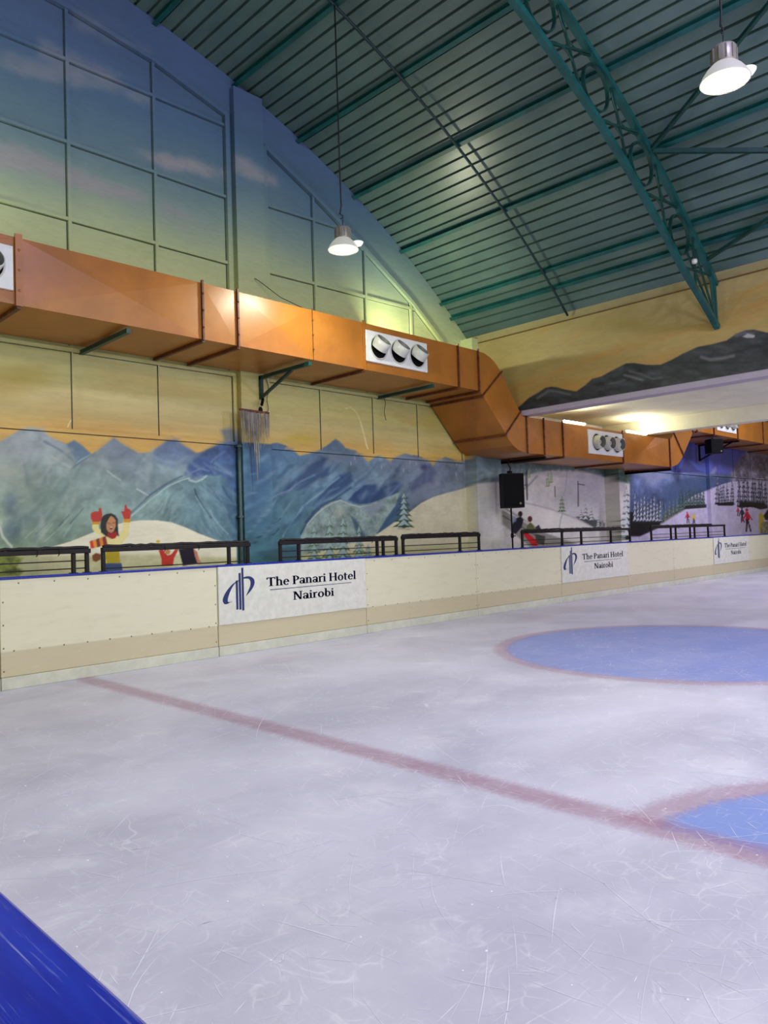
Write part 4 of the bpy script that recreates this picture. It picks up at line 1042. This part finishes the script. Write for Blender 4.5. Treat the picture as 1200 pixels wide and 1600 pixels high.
# ------------------------------------------------------------------ orange air duct
DB, DT, DBK = 4.20, 4.95, 9.84
LB, LT = 3.12, 3.845
dct = thing('air_duct', (7.0, YD, DB), 'long orange sheet metal air duct along the painted wall, stepping down under the eave wall', 'air duct')
def sect(x0, x1, z0, z1, pk=.022):
    """straight cross-broken sheet section: every face is a very flat pyramid"""
    mb = MB(); A = [(x0, YD, z0), (x1, YD, z0), (x1, YD, z1), (x0, YD, z1)]; B = [(x, DBK, z) for x, _, z in A]
    xm, zm, ym = (x0+x1)/2, (z0+z1)/2, (YD+DBK)/2
    vs = A+B+[(xm, YD-pk, zm), (xm, ym, z0-pk), (xm, ym, z1-.004)]
    fs = [(0,1,8),(1,2,8),(2,3,8),(3,0,8), (0,4,9),(4,5,9),(5,1,9),(1,0,9), (3,2,10),(2,6,10),(6,7,10),(7,3,10), (4,7,6,5), (0,3,7,4), (1,5,6,2)]
    mb.add(vs, fs); return mb.build('duct_section', M_orange, dct)
def flange(p, q, w=.028, d=.03, strap=True, mat_=None):
    """angle-iron joint across the front from p to q (x, z) and under the duct"""
    mb = MB(); n = Vector((q[0]-p[0], 0, q[1]-p[1])).normalized()
    mb.bar((p[0]-n.x*.02, YD-d/2-.004, p[1]-n.z*.02), (q[0]+n.x*.03, YD-d/2-.004, q[1]+n.z*.03), w, d, up=(0,1,0))
    for f in (.2, .5, .8):
        c = Vector((p[0]+(q[0]-p[0])*f, YD-d-.004, p[1]+(q[1]-p[1])*f)); mb.lathe([(.014, 0), (.014, -.008), (0, -.008)], c, (0,1,0), 6)
    mb.build('joint_flange', mat_ or M_rust, dct)
    if strap:
        mb = MB(); mb.bar((p[0], YD-.02, p[1]-.025), (p[0], DBK, p[1]-.025), .045, .04); mb.build('hanger_strap', M_rust, dct)
xs = [1.2, 2.99, 5.29, 5.84, 7.17, 8.21, 10.56, 11.15]
for a, b in zip(xs, xs[1:]): sect(a, b, DB, DT, .03 if b-a > 1 else .012)
for x in xs[1:]:
    if x == 7.17: flange((x, DB+.01), (x, DT-.01), .008, .008, False)
    else: flange((x, DB), (x, DT), .075 if x < 3 else .026, .035, True, M_orange if x in (2.99, 8.21) else None)
def elbow(poly):
    mb = MB(); mb.prism(poly, YD, DBK); return mb.build('duct_elbow', M_orange, dct)
elbow([(11.15,4.2),(11.22,4.185),(11.27,4.13),(11.87,4.63),(11.80,4.72),(11.69,4.81),(11.54,4.885),(11.36,4.935),(11.15,4.95)])
elbow([(11.27,4.13),(11.96,3.45),(12.47,3.92),(11.87,4.63)])
elbow([(11.96,3.45),(12.06,3.34),(12.20,3.235),(12.36,3.165),(12.52,3.13),(12.66,3.12),(12.66,3.845),(12.555,3.850),(12.51,3.88),(12.47,3.92)])
flange((11.27,4.13), (11.87,4.64), .024, .03, True); flange((11.96,3.45), (12.47,3.93), .024, .03, True)
ls = [12.66, 13.28, 14.0, 16.64, 19.20]
for a, b in zip(ls, ls[1:]): sect(a, b, LB, LT, .03 if b-a > 1 else .02)
for x in ls: flange((x, LB), (x, LT if x > 12.7 else LT-.01), .026, .03, x > 13)
elbow([(19.20,LB),(19.45,3.15),(19.68,3.21),(19.88,3.32),(20.05,3.46),(19.50,4.03),(19.42,3.93),(19.32,3.86),(19.20,LT)])
elbow([(20.05,3.46),(20.75,4.14),(20.30,4.86),(19.50,4.03)])
elbow([(20.75,4.14),(20.85,4.19),(21.0,4.2),(21.0,4.95),(20.7,4.95),(20.48,4.93),(20.30,4.86)])
flange((20.05,3.46), (19.50,4.03), .03, .03, False); flange((20.75,4.14), (20.30,4.86), .03, .03, False)
us = [21.0, 22.2, 24.05, 26.3, 28.6, 31.5]
for a, b in zip(us, us[1:]): sect(a, b, DB, DT, .03)
for x in us[:-1]: flange((x, DB), (x, DT), .03, .03, True)

def diffuser(x0, x1, z0, z1, noz, r, aim, label):
    yp = YD-.038
    mb = MB(); mb.bevbox(x0, x1, yp, YD+.01, z0, z1, .006)
    for px in (x0+.03, x1-.03):
        for pz in (z0+.03, z1-.03): mb.lathe([(.008, 0), (.006, -.004), (0, -.004)], (px, yp, pz), (0,1,0), 6)
    d = mb.build('diffuser', M_white, dct); d['label'] = label
    for px, pz in noz:
        mb = MB()
        c = Vector((px, yp, pz))
        mb.lathe([(r*1.12, .002), (r*1.12, -.012), (r*1.02, -.016), (r*.99, -.004)], c, (0,1,0), 40, 0)      # rim
        mb.lathe([(r*1.0, -.006), (r*.4, -.0045), (0, -.004)], c, (0,1,0), 40, 1)                              # dark socket
        ax = Vector(aim).normalized(); rr = r*.80; e = c+ax*.0
        mb.lathe([(rr*1.06, .0), (rr*1.04, r*.42), (rr*.98, r*.85), (rr*.88, r*.87)], e, ax, 40, 0)
        mb.lathe([(rr*.88, r*.87), (rr*.62, r*.50), (rr*.55, r*.3)], e, ax, 40, 2)
        mb.lathe([(rr*.56, r*.32), (rr*.3, r*.34), (0, r*.34)], e, ax, 32, 1)
        mb.lathe([(rr*.30, r*.34), (rr*.33, r*.52), (rr*.27, r*.52), (rr*.24, r*.36)], e, ax, 24, 0)
        mb.build('jet_nozzle', [M_grille, M_hole, M_inner], d)
diffuser(1.50, 2.93, 4.34, 4.83, [(1.76,4.58),(2.22,4.58),(2.66,4.58)], .165, (.15,-.9,.30), 'white nozzle panel cut by the left photo edge')
diffuser(8.24, 9.70, 4.335, 4.84, [(8.52,4.59),(8.98,4.585),(9.44,4.58)], .178, (.12,-.72,.66), 'white panel with three nozzles aimed upward')
diffuser(15.02, 16.60, 3.24, 3.78, [(15.37,3.51),(15.83,3.51),(16.29,3.51)], .185, (-.04,-.98,-.04), 'white panel with three nozzles under the low ceiling')
diffuser(22.40, 23.90, 4.33, 4.85, [(22.70,4.59),(23.15,4.59),(23.60,4.59)], .17, (.1,-.9,.1), 'farthest white nozzle panel')

# ------------------------------------------------------------------ duct brackets
def bracket(x, zb, y1, label, m, brace=None, y0=YD-.03):
    t = thing('duct_bracket', (x, y1, zb), label, 'bracket', 'steel brackets under the duct')
    mb = MB(); mb.bar((x, y0, zb-.035), (x, y1, zb-.035), .055, .055); mb.build('arm', m, t)
    if brace:
        yb, zl = brace
        mb = MB(); mb.bar((x, y1-.025, zb-.01), (x, y1-.025, zl), .055, .05, up=(0,1,0)); mb.build('upright', m, t)
        mb = MB(); mb.bar((x, yb, zb-.05), (x, y1-.03, zl+.03), .04, .04); mb.build('diagonal_brace', m, t)
bracket(4.25, DB-.0385, YW, 'green steel arm under the left part of the orange duct, above the painted massif', M_dteal)
bracket(7.08, DB-.0385, 9.775, 'green triangular steel bracket under the duct with the grey strips hanging below it', M_dteal, (8.95, 3.78))
bracket(9.84, DB-.0385, YW, 'green steel arm under the duct below the three upward nozzles', M_dteal)
bracket(13.28, LB-.0375, YW+.004, 'black steel arm under the lower duct above the standing speaker', M_black)
bracket(19.2, LB-.0375, YW+.004, 'black steel arm under the far end of the lower duct', M_black)
bracket(24.1, DB-.0385, 9.775, 'black triangular bracket under the farthest duct beside the small hung speaker', M_black, (8.75, 3.62))

# ------------------------------------------------------------------ speakers
def speaker(name, c, w, d, h, ang, label, hook=.31):
    t = thing(name, (c[0], c[1], c[2]-h/2), label, 'speaker', 'black loudspeakers')
    ca, sa = math.cos(ang), math.sin(ang)
    T = lambda u, v, z: (c[0]+u*ca-v*sa, c[1]+u*sa+v*ca, c[2]+z)
    def tb(prof, z0, z1):
        n = len(prof); m = MB(); m.add([T(u, v, z0) for u, v in prof]+[T(u, v, z1) for u, v in prof], [tuple(range(n)), tuple(range(2*n-1, n-1, -1))]+[(i, (i+1) % n, (i+1) % n+n, i+n) for i in range(n)]); return m
    tb([(-w/2,-d/2),(w/2,-d/2),(w/2,d*.05),(w*.30,d/2),(-w*.30,d/2),(-w/2,d*.05)], -h/2, h/2).build('cabinet', M_black, t)
    tb([(-w*.46,-d/2-.012),(w*.46,-d/2-.012),(w*.46,-d/2),(-w*.46,-d/2)], -h*.47, h*.47).build('front_grille', M_hole, t)
    m = MB(); m.lathe([(0,-.004),(.022,-.004),(.026,0)], T(w*.30, -d/2-.012, -h*.38), (T(0,1,0)[0]-c[0], T(0,1,0)[1]-c[1], 0), 14); m.build('badge', M_screw, t)
    m = MB(); m.bar(T(0, 0, h/2), T(0, 0, h/2+hook*.2), .10, .06); m.sweep([T(0,0,h/2+.02), T(.02,0,h/2+hook*.4), T(-.03,0,h/2+hook*.7), T(0,0,h/2+hook)], .012, 6); m.build('hanging_hook', M_black, t)
    return t
speaker('loudspeaker', (12.93, 9.18, 2.40), .46, .40, .71, -.62, 'large black loudspeaker on a pole beside the corner pillar')
t = thing('speaker_stand', (12.97, 9.2, 0), 'thin black speaker pole standing behind the boards under the large speaker', 'stand')
mb = MB(); mb.sweep([(12.97,9.2,.25),(12.97,9.2,1.2)], .024, 10); mb.sweep([(12.97,9.2,1.2),(12.96,9.2,2.04)], .017, 10); mb.build('pole', M_black, t)
mb = MB(); mb.lathe([(.03,0),(.034,.05),(.03,.1)], (12.97,9.2,1.42), (0,0,1), 12); mb.bar((12.97,9.2,1.46),(13.03,9.16,1.46),.02); mb.build('clamp_knob', M_black, t)
for k in range(3):
    a = .5+k*2*PI/3; mb = MB(); mb.sweep([(12.97,9.2,.62),(12.97+.38*math.cos(a),9.2+.30*math.sin(a),.015)], .012, 8); mb.build('leg', M_black, t)
speaker('loudspeaker', (22.75, 8.80, 3.90), .44, .36, .42, -.45, 'small black loudspeaker hung under the farthest duct before the violet sky', .05)

# ------------------------------------------------------------------ hanging strips, pipe, loose wires
t = thing('hanging_decoration', (6.85, 9.62, 3.55), 'bunch of grey tapering strips hanging from a dark bar below the green triangular bracket', 'decoration')
mb = MB(); mb.bar((6.57,9.62,3.555),(7.12,9.62,3.545),.03,.03); mb.build('bar', M_rust, t)
mb = MB(); mb.bar((7.06,9.68,3.78),(7.0,9.64,3.66),.035); mb.lathe([(.03,0),(.036,.03),(.02,.07)],(6.97,9.63,3.56),(0,0,1),10); mb.build('hanger', M_black, t)
R = random.Random(3)
for k, (u, ln) in enumerate([(.02,.52),(.055,.48),(.095,.55),(.135,.50),(.17,.56),(.205,.50),(.235,.72),(.265,.90),(.295,1.16),(.325,.95),(.355,.60),(.39,.46),(.43,.55),(.465,.42),(.505,.50),(.535,.40)]):
    x = 6.58+u; w = .031; tw = R.uniform(-.5, .5); dx = R.uniform(-.012, .012)+(.02 if .2 < u < .34 else 0); zt = 3.545
    mb = MB(); a, b = math.cos(tw)*w/2, math.sin(tw)*w/2; y = 9.62+R.uniform(-.02, .02)
    vs = []
    for f, s in ((0, 1), (.45, .85), (.8, .5), (1, .12)):
        z = zt-ln*f; cx = x+dx*f
        vs += [(cx-a*s, y-b*s, z), (cx, y-.006*s-.002, z), (cx+a*s, y+b*s, z), (cx, y+.006*s+.002, z)]
    fs = [(0,1,2,3), (15,14,13,12)]
    for i in range(3):
        for j in range(4): fs.append((i*4+j, i*4+(j+1) % 4, (i+1)*4+(j+1) % 4, (i+1)*4+j))
    mb.add(vs, fs); mb.build('strip', M_strip, t)
mb = MB(); mb.sweep([(6.685,9.83,.0),(6.685,9.83,3.05)], .028, 10); mb.box(6.64,6.72,9.80,9.9,3.0,3.03); mb.box(6.64,6.72,9.80,9.9,1.9,1.93)
tag(mb.build('drain_pipe', M_seal), 'dark vertical pipe on the mural beside the pillar below the hanging strips', 'pipe')
for pts, lab in [([(7.02,9.76,5.72),(7.4,9.6,5.45),(7.9,9.2,5.15),(8.35,8.8,4.97)], 'thin dark wire slanting from the pillar down to the top of the duct'),
                 ([(9.88,9.80,4.15),(9.92,9.78,4.02),(9.90,9.80,3.86),(9.94,9.80,3.70)], 'short dark wire dangling from the green arm below the three nozzles'),
                 ([(7.18,9.76,4.16),(7.22,9.74,3.95),(7.18,9.74,3.8),(7.20,9.74,3.62),(7.12,9.72,3.58)], 'thin dark wire on the pillar beside the green triangular bracket')]:
    mb = MB(); s = smooth([(p[0], p[2]) for p in pts], 5); ys = np.interp(np.linspace(0, 1, len(s)), np.linspace(0, 1, len(pts)), [p[1] for p in pts])
    mb.sweep([(a, y, b) for (a, b), y in zip(s, ys)], .006, 5); tag(mb.build('loose_wire', M_wire), lab, 'wire')

# ------------------------------------------------------------------ fluorescent battens on the lower duct
for x0, x1, lab in [(14.25, 15.10, 'short lit fluorescent tube lying on top of the lower duct, left one'), (17.10, 18.12, 'lit fluorescent tube lying on top of the lower duct, right one near the beam')]:
    t = thing('fluorescent_light', ((x0+x1)/2, 8.66, LT), lab, 'light', 'fluorescent tubes above the lower duct')
    mb = MB(); mb.bevbox(x0-.03, x1+.03, 8.66, 8.72, LT+.034, LT+.084, .006); mb.box(x0+.1,x0+.16,8.66,8.72,LT,LT+.035); mb.box(x1-.16,x1-.1,8.66,8.72,LT,LT+.035); mb.build('batten', M_white, t)
    mb = MB(); mb.sweep([(x0, 8.635, LT+.065), (x1, 8.635, LT+.065)], .021, 12); mb.build('tube', M_tube, t)

# ------------------------------------------------------------------ hanging lamps
def lamp(x, y, z, ztop, label):
    t = thing('high_bay_lamp', (x, y, z), label, 'hanging lamp', 'high bay lamps under the vault')
    mb = MB(); mb.lathe([(.205,0),(.209,.004),(.203,.012),(.185,.05),(.15,.10),(.11,.14),(.10,.15),(.095,.148),(.14,.10),(.178,.05),(.196,.008),(.205,0)], (x,y,z), (0,0,1), 40); mb.build('reflector', M_shade, t)
    mb = MB(); mb.lathe([(.198,.006),(.17,.0),(.112,-.008)], (x,y,z), (0,0,1), 40); mb.build('cover_glass', M_glass, t)
    mb = MB(); mb.lathe([(.112,-.008),(.10,-.011),(.06,-.013),(0,-.014)], (x,y,z), (0,0,1), 40); mb.build('bright_core', M_lens, t)
    mb = MB(); mb.lathe([(0,.14),(.102,.14),(.106,.15),(.106,.285),(.098,.30),(.03,.305),(0,.305)], (x,y,z), (0,0,1), 32)
    for k in range(12):
        a = k*PI/6; mb.bar((x+.106*math.cos(a),y+.106*math.sin(a),z+.16),(x+.106*math.cos(a),y+.106*math.sin(a),z+.28),.012,.012)
    mb.build('housing', M_lampgrey, t)
    ux, uy = .71, -.70
    mb = MB(); c = Vector((x+ux*.20, y+uy*.20, z+.07)); mb.bar((x+ux*.10,y+uy*.10,z+.10), c+Vector((0,0,.03)), .014); mb.lathe([(.075,.03),(.07,.015),(.05,-.012),(.02,-.025),(0,-.028)], c, (0,0,1), 24); mb.lathe([(.075,.03),(0,.032)], c, (0,0,1), 24); mb.build('side_dish', M_dish, t)
    mb = MB(); mb.sweep([(x+.0,y,z+.30),(x+.005,y,z+.38),(x+.005,y,z+.42)], .006, 6); mb.sweep([(x-.03,y,z+.42),(x+.01,y,z+.44),(x+.01,y,z+.47),(x-.05,y,z+.49),(x-.06,y,z+.45),(x-.03,y,z+.42)], .008, 6, closed=False); mb.build('hook', M_wire, t)
    mb = MB(); mb.sweep([(x-.04,y,z+.48),(x-.015,y,z+.60),(x-.02,y,z+1.2),(x-.02,y,ztop)], .010, 6); mb.build('cord', M_wire, t)
    return t
la = lamp(6.77, 7.38, 5.41, 8.78, 'lit high bay lamp hanging on a long cord before the painted gable wall')
lb = copy_tree(la); lb.location = (6.75, 2.36, 5.41); lb['label'] = 'bright lit high bay lamp at the upper right, close to the viewer'

# ------------------------------------------------------------------ light
def area(name, loc, aim, shape, size, power, col, size2=None):
    l = bpy.data.lights.new(name, 'AREA'); l.shape = shape; l.size = size; l.energy = power; l.color = col
    if size2: l.size_y = size2
    o = bpy.data.objects.new(name, l); COL.objects.link(o); o.location = loc
    o.rotation_euler = (Vector(aim)-Vector(loc)).to_track_quat('-Z', 'Y').to_euler(); return o
WARM = (.98, 1.0, .80)
for x, y in [(6.76,-2.7),(6.76,-7.6),(-2.7,7.4),(-2.7,2.4),(-2.7,-2.7),(-2.7,-7.6)]:
    area('hall_lamp_light', (x, y, 5.45), (x, y, 0), 'DISK', .4, 95, WARM)
for x, tx in ((9.7, 11.6), (2.3, 2.0)):
    area('duct_uplight', (x, 9.25, 5.02), (tx, 8.9, 6.6), 'RECTANGLE', .25, 34 if x > 5 else 16, (.96, 1.0, .72), .08)
def spot(name, loc, aim, power, col, ang, blend=1.0, r=.12):
    l = bpy.data.lights.new(name, 'SPOT'); l.energy = power; l.color = col; l.spot_size = math.radians(ang); l.spot_blend = blend; l.shadow_soft_size = r
    o = bpy.data.objects.new(name, l); COL.objects.link(o); o.location = loc
    o.rotation_euler = (Vector(aim)-Vector(loc)).to_track_quat('-Z', 'Y').to_euler(); return o
spot('stage_light', (12.2, -1.5, 4.4), (7.5, 2.6, 0), 900, (.60, .52, 1.0), 120)
spot('stage_light', (17.5, 1.0, 3.8), (20, 8.8, 1.5), 500, (.60, .50, 1.0), 120)
area('front_fill', (2.7, -9.35, 5.2), (2.7, 9.9, 4.6), 'RECTANGLE', 15, 800, (.97, 1.0, .88), 5.5)  # unseen soft fill added behind the camera to lift gable wall and roof
area('stage_wash', (4.4, -1.6, 8.5), (6.5, 2.4, 0), 'DISK', 1.0, 380, (.58, .50, 1.0))
area('far_bay_fill', (23, 4, 6.4), (23, 6, 0), 'SQUARE', 1.2, 420, (.86, .84, 1.0))  # unseen fill added to lighten the far bay
area('wing_fill', (15.2, 3.2, 4.24), (15.6, 5.0, 0), 'DISK', .5, 80, (.88, .82, 1.0))  # unseen light added to brighten mural and boards in the wing
w = bpy.data.worlds.new('World'); SC.world = w; w.use_nodes = True
w.node_tree.nodes['Background'].inputs[0].default_value = (.5, .6, .8, 1); w.node_tree.nodes['Background'].inputs[1].default_value = .03

SC.view_settings.view_transform = 'Standard'; SC.view_settings.look = 'None'; SC.view_settings.gamma = 1.0; SC.view_settings.exposure = 0.2
SC.view_settings.use_curve_mapping = False
SC.cycles.max_bounces = 8; SC.cycles.diffuse_bounces = 5; SC.cycles.sample_clamp_indirect = 6.0
SC.cycles.use_denoising = True
